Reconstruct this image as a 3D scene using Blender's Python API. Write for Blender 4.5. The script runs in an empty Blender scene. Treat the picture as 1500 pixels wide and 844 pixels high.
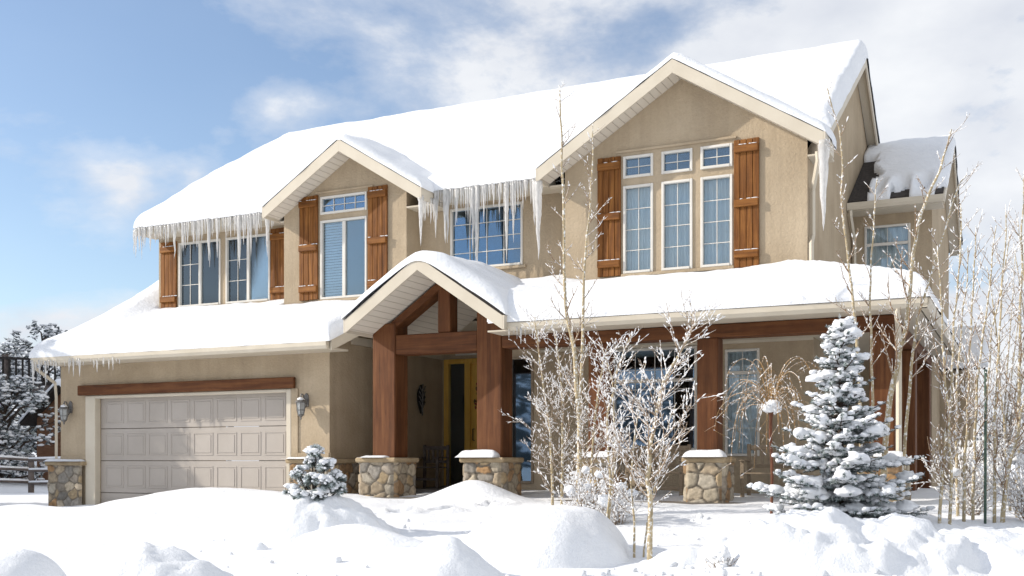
import bpy, math, random
from mathutils import Vector, noise, Matrix
R = math.radians
rnd = random.Random(7)
scene = bpy.context.scene
COL = scene.collection

# ------------------------------------------------------------------ helpers
def fbm(x, y, z=0.0, o=4):
    return noise.fractal(Vector((x, y, z)), 1.0, 2.0, o)
def nz(x, y, z=0.0):
    return noise.noise(Vector((x, y, z)))
def sstep(a, b, x):
    t = max(0.0, min(1.0, (x - a) / (b - a)))
    return t * t * (3 - 2 * t)

def link(o, parent=None):
    COL.objects.link(o)
    if parent is not None:
        o.parent = parent
        o.matrix_parent_inverse = Matrix.Translation(parent.matrix_basis.translation).inverted() if False else Matrix.Identity(4)
    return o

def tag(o, label=None, cat=None, group=None, kind=None):
    if label: o['label'] = label
    if cat: o['category'] = cat
    if group: o['group'] = group
    if kind: o['kind'] = kind
    return o

def empty(name, loc=(0, 0, 0)):
    o = bpy.data.objects.new(name, None)
    o.location = loc
    o.empty_display_size = 0.2
    COL.objects.link(o)
    return o

class MB:
    """collects geometry in world coordinates, builds ONE mesh object"""
    def __init__(s):
        s.v = []; s.f = []; s.c = []; s.usec = False
    def quad(s, a, b, c, d):
        n = len(s.v); s.v += [a, b, c, d]; s.f.append((n, n+1, n+2, n+3)); return s
    def poly(s, pts):
        n = len(s.v); s.v += list(pts); s.f.append(tuple(range(n, n+len(pts)))); return s
    def box(s, x0, x1, y0, y1, z0, z1, b=0.0):
        if b > 0 and min(x1-x0, y1-y0, z1-z0) > 2.2*b:
            # chamfered box
            n = len(s.v)
            X = (x0, x0+b, x1-b, x1); Y = (y0, y0+b, y1-b, y1); Z = (z0, z0+b, z1-b, z1)
            idx = {}
            def g(i, j, k):
                if (i, j, k) not in idx:
                    idx[(i, j, k)] = len(s.v); s.v.append((X[i], Y[j], Z[k]))
                return idx[(i, j, k)]
            s.f += [(g(1,0,1),g(2,0,1),g(2,0,2),g(1,0,2)), (g(2,3,1),g(1,3,1),g(1,3,2),g(2,3,2)),
                    (g(0,2,1),g(0,1,1),g(0,1,2),g(0,2,2)), (g(3,1,1),g(3,2,1),g(3,2,2),g(3,1,2)),
                    (g(1,1,3),g(2,1,3),g(2,2,3),g(1,2,3)), (g(1,2,0),g(2,2,0),g(2,1,0),g(1,1,0))]
            # edges along x
            for (j, jj) in ((0, 1), (3, 2)):
                for (k, kk) in ((0, 1), (3, 2)):
                    s.f.append((g(1,j,kk),g(2,j,kk),g(2,jj,k),g(1,jj,k)))
            for (i, ii) in ((0, 1), (3, 2)):
                for (k, kk) in ((0, 1), (3, 2)):
                    s.f.append((g(i,1,kk),g(i,2,kk),g(ii,2,k),g(ii,1,k)))
            for (i, ii) in ((0, 1), (3, 2)):
                for (j, jj) in ((0, 1), (3, 2)):
                    s.f.append((g(ii,j,1),g(ii,j,2),g(i,jj,2),g(i,jj,1)))
            for (i, ii) in ((0, 1), (3, 2)):
                for (j, jj) in ((0, 1), (3, 2)):
                    for (k, kk) in ((0, 1), (3, 2)):
                        s.f.append((g(ii,j,kk),g(i,jj,kk),g(ii,jj,k)))
            return s
        n = len(s.v)
        s.v += [(x0,y0,z0),(x1,y0,z0),(x1,y1,z0),(x0,y1,z0),(x0,y0,z1),(x1,y0,z1),(x1,y1,z1),(x0,y1,z1)]
        s.f += [(n,n+3,n+2,n+1),(n+4,n+5,n+6,n+7),(n,n+1,n+5,n+4),(n+1,n+2,n+6,n+5),(n+2,n+3,n+7,n+6),(n+3,n,n+4,n+7)]
        return s
    def prism(s, pts, axis, a, b):
        """extrude a 2D polygon: axis 'y' pts=(x,z), axis 'x' pts=(y,z), axis 'z' pts=(x,y)"""
        def m(p, t):
            return (p[0], t, p[1]) if axis == 'y' else (t, p[0], p[1]) if axis == 'x' else (p[0], p[1], t)
        n = len(s.v); k = len(pts)
        s.v += [m(p, a) for p in pts] + [m(p, b) for p in pts]
        s.f.append(tuple(range(n, n+k))); s.f.append(tuple(range(n+2*k-1, n+k-1, -1)))
        for i in range(k):
            j = (i+1) % k
            s.f.append((n+i, n+k+i, n+k+j, n+j))
        return s
    def slab(s, pts, th):
        """planar polygon (3D) thickened straight down by th"""
        n = len(s.v); k = len(pts)
        s.v += list(pts) + [(p[0], p[1], p[2]-th) for p in pts]
        s.f.append(tuple(range(n, n+k))); s.f.append(tuple(range(n+2*k-1, n+k-1, -1)))
        for i in range(k):
            j = (i+1) % k
            s.f.append((n+i, n+k+i, n+k+j, n+j))
        return s
    def tube(s, pts, rad, sides=6, cap=True):
        n0 = len(s.v); k = len(pts)
        if not hasattr(rad, '__len__'): rad = [rad]*k
        up = None
        for i in range(k):
            p = Vector(pts[i])
            a = Vector(pts[max(0, i-1)]); b = Vector(pts[min(k-1, i+1)])
            t = (b-a)
            if t.length < 1e-9: t = Vector((0, 0, 1))
            t.normalize()
            if up is None:
                up = Vector((1, 0, 0)) if abs(t.x) < 0.8 else Vector((0, 1, 0))
            up = (up - t*up.dot(t))
            if up.length < 1e-6: up = t.orthogonal()
            up.normalize()
            w = t.cross(up)
            for q in range(sides):
                an = 2*math.pi*q/sides
                o = p + (up*math.cos(an) + w*math.sin(an))*rad[i]
                s.v.append((o.x, o.y, o.z))
        for i in range(k-1):
            for q in range(sides):
                r = (q+1) % sides
                a = n0+i*sides; b = a+sides
                s.f.append((a+q, a+r, b+r, b+q))
        if cap:
            s.f.append(tuple(n0+q for q in range(sides-1, -1, -1)))
            s.f.append(tuple(n0+(k-1)*sides+q for q in range(sides)))
        return s
    def lathe(s, cx, cy, prof, sides=10):
        n0 = len(s.v)
        for (r, z) in prof:
            for q in range(sides):
                an = 2*math.pi*q/sides
                s.v.append((cx+r*math.cos(an), cy+r*math.sin(an), z))
        for i in range(len(prof)-1):
            for q in range(sides):
                r_ = (q+1) % sides
                a = n0+i*sides; b = a+sides
                s.f.append((a+q, a+r_, b+r_, b+q))
        s.f.append(tuple(n0+q for q in range(sides-1, -1, -1)))
        s.f.append(tuple(n0+(len(prof)-1)*sides+q for q in range(sides)))
        return s
    def blob(s, c, rx, ry, rz, seed=0.0, rough=0.25, n=6, m=8, flat=0.0):
        """lumpy ellipsoid"""
        n0 = len(s.v)
        for i in range(n+1):
            th = math.pi*i/n
            for j in range(m):
                ph = 2*math.pi*j/m
                d = Vector((math.sin(th)*math.cos(ph), math.sin(th)*math.sin(ph), math.cos(th)))
                k = 1 + rough*nz(d.x*1.7+seed, d.y*1.7-seed*0.7, d.z*1.7+seed*1.3)*1.6
                z = d.z*rz*k
                if z < 0: z *= (1-flat)
                s.v.append((c[0]+d.x*rx*k, c[1]+d.y*ry*k, c[2]+z))
        for i in range(n):
            for j in range(m):
                k2 = (j+1) % m
                a = n0+i*m; b = a+m
                if i == 0: s.f.append((a, b+j, b+k2))
                elif i == n-1: s.f.append((a+j, b, a+k2))
                else: s.f.append((a+j, b+j, b+k2, a+k2))
        return s
    def octa(s, c, r, h):
        n = len(s.v); x, y, z = c
        s.v += [(x+r,y,z),(x,y+r,z),(x-r,y,z),(x,y-r,z),(x,y,z+h),(x,y,z-h)]
        s.f += [(n,n+1,n+4),(n+1,n+2,n+4),(n+2,n+3,n+4),(n+3,n,n+4),(n+1,n,n+5),(n+2,n+1,n+5),(n+3,n+2,n+5),(n,n+3,n+5)]
        return s
    def build(s, name, m, parent=None, smooth=False, label=None):
        me = bpy.data.meshes.new(name)
        me.from_pydata([tuple(p) for p in s.v], [], s.f)
        me.materials.append(m)
        if s.c:
            at = me.color_attributes.new('stone_tint', 'FLOAT_COLOR', 'POINT')
            flat = []
            for c in s.c: flat += [c[0], c[1], c[2], 1.0]
            at.data.foreach_set('color', flat)
        if smooth:
            me.polygons.foreach_set('use_smooth', [True]*len(me.polygons))
        me.update()
        o = bpy.data.objects.new(name, me)
        if parent is not None:
            # geometry is in world coordinates: shift to the thing's base
            root = parent
            off = Vector((0, 0, 0))
            while root is not None:
                off += root.location; root = root.parent
            if off.length > 0:
                me.transform(Matrix.Translation(-off)); me.update()
            o.parent = parent
        COL.objects.link(o)
        if label: o['label'] = label
        return o

def build_each(mb, name, m, parent=None):
    """one object for each connected piece"""
    par = list(range(len(mb.v)))
    def find(i):
        while par[i] != i: par[i] = par[par[i]]; i = par[i]
        return i
    for f in mb.f:
        for q in f[1:]: par[find(q)] = find(f[0])
    groups = {}
    for f in mb.f: groups.setdefault(find(f[0]), []).append(f)
    for fs in groups.values():
        p = MB(); mp = {}
        for f in fs:
            for q in f:
                if q not in mp: mp[q] = len(p.v); p.v.append(mb.v[q])
            p.f.append(tuple(mp[q] for q in f))
        p.build(name, m, parent)
# ------------------------------------------------------------------ materials
def newmat(name):
    m = bpy.data.materials.new(name); m.use_nodes = True
    nt = m.node_tree; nt.nodes.clear()
    out = nt.nodes.new('ShaderNodeOutputMaterial')
    return m, nt, out
class NT:
    def __init__(s, nt): s.nt = nt
    def n(s, t, **kw):
        nd = s.nt.nodes.new(t)
        for k, v in kw.items():
            if k.startswith('_'): setattr(nd, k[1:], v)
            else:
                nd.inputs[k.replace('__', ' ')].default_value = v
        return nd
    def l(s, a, b): s.nt.links.new(a, b)
    def ramp(s, fac, stops, interp='LINEAR'):
        r = s.nt.nodes.new('ShaderNodeValToRGB'); r.color_ramp.interpolation = interp
        e = r.color_ramp.elements
        while len(e) > 1: e.remove(e[-1])
        e[0].position = stops[0][0]; e[0].color = (*stops[0][1], 1) if len(stops[0][1]) == 3 else stops[0][1]
        for p, c in stops[1:]:
            q = e.new(p); q.color = (*c, 1) if len(c) == 3 else c
        s.l(fac, r.inputs['Fac']); return r.outputs['Color']
    def coords(s, scale=(1, 1, 1)):
        g = s.nt.nodes.new('ShaderNodeNewGeometry')
        mp = s.nt.nodes.new('ShaderNodeMapping'); mp.inputs['Scale'].default_value = scale
        s.l(g.outputs['Position'], mp.inputs['Vector']); return mp.outputs['Vector']
    def noise(s, vec, scale, detail=4, rough=0.55):
        nd = s.nt.nodes.new('ShaderNodeTexNoise')
        nd.inputs['Scale'].default_value = scale; nd.inputs['Detail'].default_value = detail; nd.inputs['Roughness'].default_value = rough
        s.l(vec, nd.inputs['Vector']); return nd.outputs['Fac']
    def mixc(s, f, a, b):
        m = s.nt.nodes.new('ShaderNodeMix'); m.data_type = 'RGBA'
        for sock, v in ((m.inputs[0], f), (m.inputs[6], a), (m.inputs[7], b)):
            if hasattr(v, 'is_linked'): s.l(v, sock)
            else: sock.default_value = v if not hasattr(v, '__len__') else ((*v, 1) if len(v) == 3 else v)
        return m.outputs[2]
    def math(s, op, a, b=0.0):
        m = s.nt.nodes.new('ShaderNodeMath'); m.operation = op
        for i, v in enumerate((a, b)):
            if hasattr(v, 'is_linked'): s.l(v, m.inputs[i])
            else: m.inputs[i].default_value = v
        return m.outputs[0]
    def bump(s, h, strength, dist):
        b = s.nt.nodes.new('ShaderNodeBump'); b.inputs['Strength'].default_value = strength; b.inputs['Distance'].default_value = dist
        s.l(h, b.inputs['Height']); return b.outputs['Normal']
    def pr(s, out, col, rough=0.7, normal=None, spec=0.3, **kw):
        p = s.nt.nodes.new('ShaderNodeBsdfPrincipled')
        if hasattr(col, 'is_linked'): s.l(col, p.inputs['Base Color'])
        else: p.inputs['Base Color'].default_value = (*col, 1)
        if hasattr(rough, 'is_linked'): s.l(rough, p.inputs['Roughness'])
        else: p.inputs['Roughness'].default_value = rough
        p.inputs['Specular IOR Level'].default_value = spec
        for k, v in kw.items(): p.inputs[k.replace('__', ' ')].default_value = v
        if normal is not None: s.l(normal, p.inputs['Normal'])
        s.l(p.outputs['BSDF'], out.inputs['Surface']); return p

def mottled(name, a, b, scale, bscale, bstr, bdist, rough=0.8, stretch=(1, 1, 1), detail=5, lo=0.3, hi=0.7, spec=0.3):
    m, nt, out = newmat(name); N = NT(nt)
    v = N.coords(stretch)
    c = N.ramp(N.noise(v, scale, detail), [(lo, a), (hi, b)])
    nm = N.bump(N.noise(v, bscale, 4, 0.6), bstr, bdist) if bstr > 0 else None
    N.pr(out, c, rough, nm, spec)
    return m

def m_snow():
    m, nt, out = newmat('snow'); N = NT(nt)
    v = N.coords()
    a = N.noise(v, 9.0, 6, 0.6); b = N.noise(v, 90.0, 3, 0.6)
    d = N.noise(v, 32.0, 4, 0.65)
    h = N.math('ADD', N.math('MULTIPLY', a, 0.8), N.math('ADD', N.math('MULTIPLY', b, 0.12), N.math('MULTIPLY', d, 0.28)))
    c = N.ramp(N.noise(v, 1.3, 3), [(0.3, (0.80, 0.82, 0.85)), (0.7, (0.86, 0.875, 0.895))])
    N.pr(out, c, 0.75, N.bump(h, 0.6, 0.05), 0.2)
    return m
def m_wood(name, cols, axis='z', scale=1.0, rough=0.65, spec=0.25, plank=None):
    m, nt, out = newmat(name); N = NT(nt)
    st = {'z': (14*scale, 14*scale, 1.0*scale), 'x': (1.0*scale, 14*scale, 14*scale), 'y': (14*scale, 1*scale, 14*scale)}[axis]
    v = N.coords(st)
    f = N.noise(v, 1.0, 6, 0.65)
    big = N.noise(N.coords(tuple(0.25*q for q in st)), 1.0, 3)
    kn = N.noise(N.coords((7, 7, 4)), 1.0, 2)
    f2 = N.math('ADD', N.math('MULTIPLY', f, 0.6), N.math('ADD', N.math('MULTIPLY', big, 0.3), N.math('MULTIPLY', kn, 0.12)))
    c = N.ramp(f2, [(0.32, cols[0]), (0.5, cols[1]), (0.68, cols[2])])
    crk = N.noise(N.coords(tuple(3.2*q if q > 5 else 0.7*q for q in st)), 1.0, 4, 0.6)
    ck = N.ramp(crk, [(0.63, (0,)*3), (0.70, (0.75,)*3)])
    c = N.mixc(ck, c, tuple(0.35*q for q in cols[0]))
    fade = N.ramp(N.noise(N.coords((1.3, 1.3, 1.3)), 1.0, 4), [(0.45, (0,)*3), (0.75, (0.22,)*3)])
    c = N.mixc(fade, c, tuple(min(1.0, q*1.15+0.02) for q in cols[2]))
    hh = N.math('SUBTRACT', f, N.math('MULTIPLY', ck, 0.6))
    N.pr(out, c, rough, N.bump(hh, 0.4, 0.012), spec)
    return m
def m_glass(name='window_glass', base=0.06, tint=(0.72, 0.82, 0.92, 1)):
    m, nt, out = newmat(name); N = NT(nt)
    g = N.n('ShaderNodeBsdfGlossy', Roughness=0.02); g.inputs['Color'].default_value = tint
    t = N.n('ShaderNodeBsdfTransparent'); t.inputs['Color'].default_value = (0.90, 0.95, 0.97, 1)
    w = N.noise(N.coords(), 0.9, 1)
    nm = N.bump(w, 0.05, 0.05); N.l(nm, g.inputs['Normal'])
    fr = N.n('ShaderNodeFresnel', IOR=1.55)
    f = N.math('ADD', fr.outputs[0], base)
    mx = N.n('ShaderNodeMixShader'); N.l(f, mx.inputs[0]); N.l(t.outputs[0], mx.inputs[1]); N.l(g.outputs[0], mx.inputs[2])
    N.l(mx.outputs[0], out.inputs['Surface'])
    return m
def m_ice():
    m, nt, out = newmat('icicle_ice'); N = NT(nt)
    d = N.n('ShaderNodeBsdfDiffuse'); d.inputs['Color'].default_value = (0.93, 0.92, 0.90, 1)
    t = N.n('ShaderNodeBsdfTranslucent'); t.inputs['Color'].default_value = (0.95, 0.94, 0.92, 1)
    tr = N.n('ShaderNodeBsdfTransparent'); tr.inputs['Color'].default_value = (0.95, 0.96, 0.97, 1)
    g = N.n('ShaderNodeBsdfGlossy', Roughness=0.12)
    a = N.n('ShaderNodeMixShader'); a.inputs[0].default_value = 0.5; N.l(d.outputs[0], a.inputs[1]); N.l(t.outputs[0], a.inputs[2])
    f = N.ramp(N.noise(N.coords((30, 30, 6)), 1.0, 2), [(0.4, (0.03,)*3), (0.75, (0.40,)*3)])
    b = N.n('ShaderNodeMixShader'); N.l(f, b.inputs[0]); N.l(a.outputs[0], b.inputs[1]); N.l(tr.outputs[0], b.inputs[2])
    fr = N.n('ShaderNodeFresnel', IOR=1.31)
    c = N.n('ShaderNodeMixShader'); N.l(fr.outputs[0], c.inputs[0]); N.l(b.outputs[0], c.inputs[1]); N.l(g.outputs[0], c.inputs[2])
    N.l(c.outputs[0], out.inputs['Surface'])
    return m
def m_stone():
    m, nt, out = newmat('ledgestone'); N = NT(nt)
    at = N.n('ShaderNodeAttribute', _attribute_name='stone_tint')
    v = N.coords()
    f = N.noise(v, 14, 5, 0.6)
    c = N.mixc(N.ramp(f, [(0.35, (0.0,)*3), (0.65, (1,)*3)]), at.outputs['Color'], at.outputs['Color'])
    mul = nt.nodes.new('ShaderNodeMix'); mul.data_type = 'RGBA'; mul.blend_type = 'MULTIPLY'; mul.inputs[0].default_value = 1.0
    N.l(at.outputs['Color'], mul.inputs[6]); N.l(N.ramp(f, [(0.3, (0.62, 0.60, 0.57)), (0.7, (1.15, 1.12, 1.08))]), mul.inputs[7])
    N.pr(out, mul.outputs[2], 0.85, N.bump(N.noise(v, 40, 4, 0.6), 0.5, 0.01), 0.2)
    return m
def m_bark(name, bark, frost, amount, scale=30):
    """bark with rime frost settled on it, more on top"""
    m, nt, out = newmat(name); N = NT(nt)
    g = nt.nodes.new('ShaderNodeNewGeometry')
    sp = nt.nodes.new('ShaderNodeSeparateXYZ'); N.l(g.outputs['Normal'], sp.inputs[0])
    f = N.noise(N.coords(), scale, 3, 0.6)
    k = N.math('ADD', N.math('MULTIPLY', sp.outputs['Z'], 0.22), N.math('ADD', f, amount))
    fac = N.ramp(k, [(0.46, (0,)*3), (0.58, (1,)*3)])
    b = N.ramp(N.noise(N.coords((20, 20, 5)), 1.0, 3), [(0.3, tuple(q*0.6 for q in bark)), (0.7, bark)])
    N.pr(out, N.mixc(fac, b, frost), 0.85, N.bump(f, 0.4, 0.01), 0.2)
    return m
def m_soffit():
    m, nt, out = newmat('soffit_boards'); N = NT(nt)
    g = nt.nodes.new('ShaderNodeNewGeometry'); sp = nt.nodes.new('ShaderNodeSeparateXYZ'); N.l(g.outputs['Position'], sp.inputs[0])
    fr = N.math('FRACT', N.math('MULTIPLY', sp.outputs['X'], 9.0))
    gr = N.ramp(fr, [(0.0, (0,)*3), (0.08, (1,)*3), (0.92, (1,)*3), (1.0, (0,)*3)])
    c = N.mixc(gr, (0.40, 0.35, 0.28), (0.66, 0.60, 0.51))
    N.pr(out, c, 0.6, N.bump(gr, 0.6, 0.01), 0.3)
    return m

SNOW = m_snow()
def m_stucco():
    m, nt, out = newmat('stucco'); N = NT(nt)
    v = N.coords()
    base = N.ramp(N.noise(v, 1.1, 8, 0.6), [(0.3, (0.41, 0.322, 0.218)), (0.7, (0.525, 0.425, 0.30))])
    speck = N.noise(v, 24, 5, 0.65)
    streak = N.noise(N.coords((5, 5, 0.45)), 1.0, 5, 0.6)
    k = N.math('ADD', N.math('MULTIPLY', N.ramp(speck, [(0.35, (0,)*3), (0.65, (1,)*3)]), 0.14), N.math('MULTIPLY', N.ramp(streak, [(0.42, (0,)*3), (0.7, (1,)*3)]), 0.26))
    c = N.mixc(k, base, (0.27, 0.215, 0.155))
    h = N.math('ADD', N.math('MULTIPLY', N.noise(v, 22, 5, 0.6), 0.7), N.math('MULTIPLY', N.noise(v, 75, 3, 0.6), 0.3))
    N.pr(out, c, 0.92, N.bump(h, 0.8, 0.022), 0.15)
    return m
STUCCO = m_stucco()
TRIM = mottled('painted_trim', (0.57, 0.505, 0.40), (0.64, 0.575, 0.465), 2.0, 30, 0.08, 0.004, 0.5)
WHITE = mottled('window_vinyl', (0.64, 0.61, 0.55), (0.71, 0.68, 0.62), 3.0, 30, 0.0, 0, 0.45)
SHINGLE = mottled('shingle_edge', (0.03, 0.027, 0.025), (0.07, 0.06, 0.055), 20, 30, 0.5, 0.02, 0.9)
GDOOR = mottled('garage_door_paint', (0.40, 0.358, 0.315), (0.45, 0.405, 0.36), 1.5, 60, 0.15, 0.003, 0.5)
POSTW = m_wood('post_timber', [(0.050, 0.018, 0.006), (0.112, 0.039, 0.0125), (0.19, 0.076, 0.026)], 'z', 1.0)
BEAMW = m_wood('beam_timber', [(0.050, 0.018, 0.006), (0.112, 0.039, 0.0125), (0.19, 0.076, 0.026)], 'x', 1.0)
SHUTW = m_wood('shutter_cedar', [(0.06, 0.020, 0.004), (0.165, 0.059, 0.011), (0.30, 0.125, 0.028)], 'z', 1.5)
BATTW = m_wood('batten_cedar', [(0.07, 0.024, 0.005), (0.185, 0.068, 0.013), (0.32, 0.135, 0.031)], 'x', 1.5)
DOORW = m_wood('golden_door_wood', [(0.55, 0.31, 0.05), (0.70, 0.42, 0.08), (0.78, 0.50, 0.12)], 'z', 1.2, 0.45)
STONE = m_stone()
CAPST = mottled('cap_stone', (0.30, 0.22, 0.13), (0.46, 0.36, 0.23), 4, 22, 0.6, 0.02, 0.85)
GLASS = m_glass()
GLASSB = m_glass('coated_glass', 0.17, (0.44, 0.62, 0.84, 1))
ICE = m_ice()
CURT = mottled('white_curtain', (0.88, 0.87, 0.84), (0.94, 0.93, 0.90), 4, 20, 0.0, 0, 0.9)
BLIND = mottled('pale_blind', (0.80, 0.83, 0.82), (0.88, 0.90, 0.89), 3, 20, 0.0, 0, 0.7)
SCREEN = mottled('insect_screen', (0.20, 0.24, 0.25), (0.24, 0.28, 0.29), 60, 20, 0.0, 0, 0.8)
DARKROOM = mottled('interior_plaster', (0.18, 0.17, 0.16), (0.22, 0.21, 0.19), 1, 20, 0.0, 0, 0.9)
IRON = mottled('weathered_iron', (0.09, 0.085, 0.08), (0.20, 0.19, 0.18), 12, 40, 0.4, 0.006, 0.55, spec=0.5)
DARKIRON = mottled('dark_iron', (0.012, 0.010, 0.009), (0.035, 0.03, 0.028), 12, 40, 0.4, 0.006, 0.6)
LAMPG = mottled('seeded_lamp_glass', (0.30, 0.31, 0.30), (0.42, 0.43, 0.42), 30, 40, 0.2, 0.004, 0.2, spec=0.6)
PORCHF = mottled('porch_concrete', (0.12, 0.105, 0.09), (0.18, 0.16, 0.14), 3, 40, 0.3, 0.006, 0.85)
BENCHW = mottled('weathered_bench_wood', (0.25, 0.19, 0.13), (0.36, 0.29, 0.21), 5, 40, 0.3, 0.005, 0.8, stretch=(2, 8, 8))
WREATHG = mottled('dried_leaves', (0.05, 0.045, 0.02), (0.13, 0.08, 0.03), 15, 30, 0.3, 0.01, 0.9)
BERRY = mottled('red_berries', (0.30, 0.03, 0.015), (0.42, 0.06, 0.03), 15, 30, 0.1, 0.01, 0.5)
FROST = mottled('rime_frost', (0.80, 0.80, 0.80), (0.88, 0.88, 0.88), 30, 60, 0.4, 0.01, 0.8)
ASPEN = m_bark('aspen_bark', (0.52, 0.42, 0.26), (0.82, 0.82, 0.80), -0.06)
TWIG = m_bark('frosted_twig', (0.36, 0.25, 0.16), (0.82, 0.80, 0.77), -0.03, 45)
TWIGB = m_bark('brown_twig', (0.34, 0.225, 0.135), (0.82, 0.80, 0.77), -0.05, 45)
WEEPB = m_bark('weeping_twig', (0.46, 0.28, 0.12), (0.80, 0.78, 0.74), -0.12, 45)
REDBARK = m_bark('red_brown_bark', (0.20, 0.085, 0.05), (0.80, 0.80, 0.80), -0.22)
NEEDLE = mottled('spruce_needles', (0.045, 0.075, 0.065), (0.10, 0.14, 0.125), 8, 20, 0, 0, 0.7)
NEEDLEF = mottled('rimed_needles', (0.36, 0.42, 0.43), (0.64, 0.68, 0.69), 8, 20, 0, 0, 0.8)
PINEN = mottled('pine_needles', (0.03, 0.06, 0.035), (0.075, 0.11, 0.07), 8, 20, 0, 0, 0.7)
JUNIP = mottled('juniper_leaves', (0.05, 0.06, 0.065), (0.16, 0.175, 0.185), 3, 20, 0, 0, 0.8)
DBARK = mottled('dark_bark', (0.03, 0.022, 0.018), (0.09, 0.065, 0.05), 8, 30, 0.5, 0.02, 0.9)
FENCEW = mottled('fence_wood', (0.08, 0.065, 0.06), (0.18, 0.15, 0.135), 6, 30, 0.4, 0.01, 0.9)
LOGW = mottled('log_wall', (0.20, 0.10, 0.055), (0.30, 0.16, 0.09), 3, 20, 0.3, 0.02, 0.8, stretch=(1, 1, 6))
GREENP = mottled('green_stake_paint', (0.05, 0.09, 0.065), (0.09, 0.13, 0.10), 20, 40, 0.1, 0.004, 0.5)

# ------------------------------------------------------------------ ground
def G0(x, y):
    """snow-covered yard, rising gently towards the house"""
    yy = min(y, 17.0)
    z = -0.57 + 0.062*yy
    if y > 17: z += 0.05*(1-math.exp(-(y-17)/8.0))
    z -= 0.045*max(0.0, min(-x-9.5, 10.0))*sstep(8, 16, y)
    # unseen hillock added off to the left to shade the junipers
    if x < -30:
        hh = 22*math.exp(-((x+48)/8)**2-((y-20)/7.5)**2) + 24*math.exp(-((x+60)/9)**2-((y-31)/8)**2)
        z += hh*(1+0.28*fbm(x*0.16, y*0.16, 2.2, 4))
    return z
DRIFTS = [  # x, y, rx, ry, height of wide drifts in the snow sheet
    (-13.2, 15.2, 2.3, 1.1, 0.34), (-14.6, 14.4, 1.5, 1.0, 0.12), (-8.0, 15.25, 0.75, 0.5, 0.36),
    (-17.6, 14.6, 1.3, 0.45, 0.20), (-19.6, 15.3, 1.2, 0.5, 0.22), (-18.4, 13.2, 1.6, 0.5, 0.14), (-16.0, 12.6, 1.6, 0.5, 0.10),
    (-5.0, 14.4, 2.0, 0.7, 0.08), (-2.0, 14.0, 1.6, 0.8, 0.10), (0.2, 13.2, 1.8, 0.8, 0.12),
    (-10.3, 14.6, 1.6, 0.7, 0.05), (-21.5, 17.0, 2.0, 1.5, 0.1),
]
STEPS = []
for i in range(11):
    t = i/10
    STEPS.append((-9.7+2.5*t+0.12*(i % 2), 12.7+1.9*t, 0.11+0.03*(i % 3)))
def G(x, y):
    z = G0(x, y)
    for (a, b, rx, ry, h) in DRIFTS:
        q = ((x-a)/rx)**2 + ((y-b)/ry)**2
        if q < 8: z += h*math.exp(-q*1.1)
    near = 1.0 if abs(x+8) < 25 and y < 30 else 0.3
    z += near*(0.055*fbm(x*0.45, y*0.7, 1.7, 3) + 0.016*fbm(x*2.1, y*2.6, 4.1, 3))
    # wind-packed lumps on the right hand bed
    w = sstep(-4.5, -2.0, x)*sstep(7.5, 9, y)*(1-sstep(13.5, 15, y))
    if w > 0: z += 0.05*w*fbm(x*1.8, y*2.2, 9.0, 3)
    if y > 5 and y < 16:
        for (a, b, r) in STEPS:
            q = ((x-a)**2 + (y-b)**2)/(r*r)
            if q < 6: z += -0.14*math.exp(-q*1.6) + 0.06*math.exp(-(math.sqrt(q)-1.4)**2*5)
    return z

def axis(fine0, fine1, step, lo, hi):
    a = []
    x = fine0
    while x < fine1: a.append(x); x += step
    a.append(fine1)
    st = step; x = fine1
    while x < hi:
        st *= 1.18; x += st; a.append(x)
    st = step; x = fine0; pre = []
    while x > lo:
        st *= 1.18; x -= st; pre.append(x)
    return pre[::-1] + a
def build_ground():
    xs = axis(-20.5, 2.5, 0.10, -420, 320)
    ys = axis(5.0, 16.9, 0.085, -60, 620)
    V = []; Fc = []
    for y in ys:
        for x in xs:
            V.append((x, y, G(x, y)))
    n = len(xs)
    for j in range(len(ys)-1):
        for i in range(n-1):
            a = j*n+i
            Fc.append((a, a+1, a+n+1, a+n))
    mb = MB(); mb.v = V; mb.f = Fc
    o = mb.build('snow_ground', SNOW, None, True)
    tag(o, kind='structure'); return o
build_ground()

def mound(name, label, x, y, rx, ry, h, rot=0.0, lump=0.0, lscale=2.0, p=2.2, skew=0.0, res=0.05, cat='snow mound', group=None, seed=0.0, sharp=1.0):
    mb = MB()
    L = 1.0
    nx = int(2.7*rx/res)+2; ny = int(2.7*ry/res)+2
    ids = {}
    ca, sa = math.cos(rot), math.sin(rot)
    for j in range(ny+1):
        for i in range(nx+1):
            u = (-1+2*i/nx)*1.35; v = (-1+2*j/ny)*1.35
            r = math.sqrt(u*u+v*v)
            wob = 1+0.16*nz(u*1.6+seed, v*1.6, seed*2.1)
            rr = r/wob
            if rr > 1.22: continue
            e = max(0.0, 1-min(rr, 1.0)**p)
            prof = e**sharp
            lx = u*rx; ly = v*ry
            X = x+lx*ca-ly*sa; Y = y+lx*sa+ly*ca
            zz = h*prof*(1+skew*u)
            if lump: zz += lump*fbm(X*lscale, Y*lscale, 3.3+seed, 4)*min(1.0, e*2.5)
            zz += 0.008*fbm(X*5, Y*5, seed, 3)
            zz -= 0.14*sstep(0.97, 1.2, rr)
            ids[(i, j)] = len(mb.v); mb.v.append((X, Y, G(X, Y)+zz))
    for j in range(ny):
        for i in range(nx):
            k = [(i, j), (i+1, j), (i+1, j+1), (i, j+1)]
            if all(q in ids for q in k): mb.f.append(tuple(ids[q] for q in k))
    o = mb.build(name, SNOW, None, True)
    tag(o, label, cat, group)
    return o

# ------------------------------------------------------------------ the house
H = empty('house', (-10.5, 18.45, 0.4))
tag(H, 'two storey tan stucco house with wooden shutters, timber porch and snow on its roofs', 'house')

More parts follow.
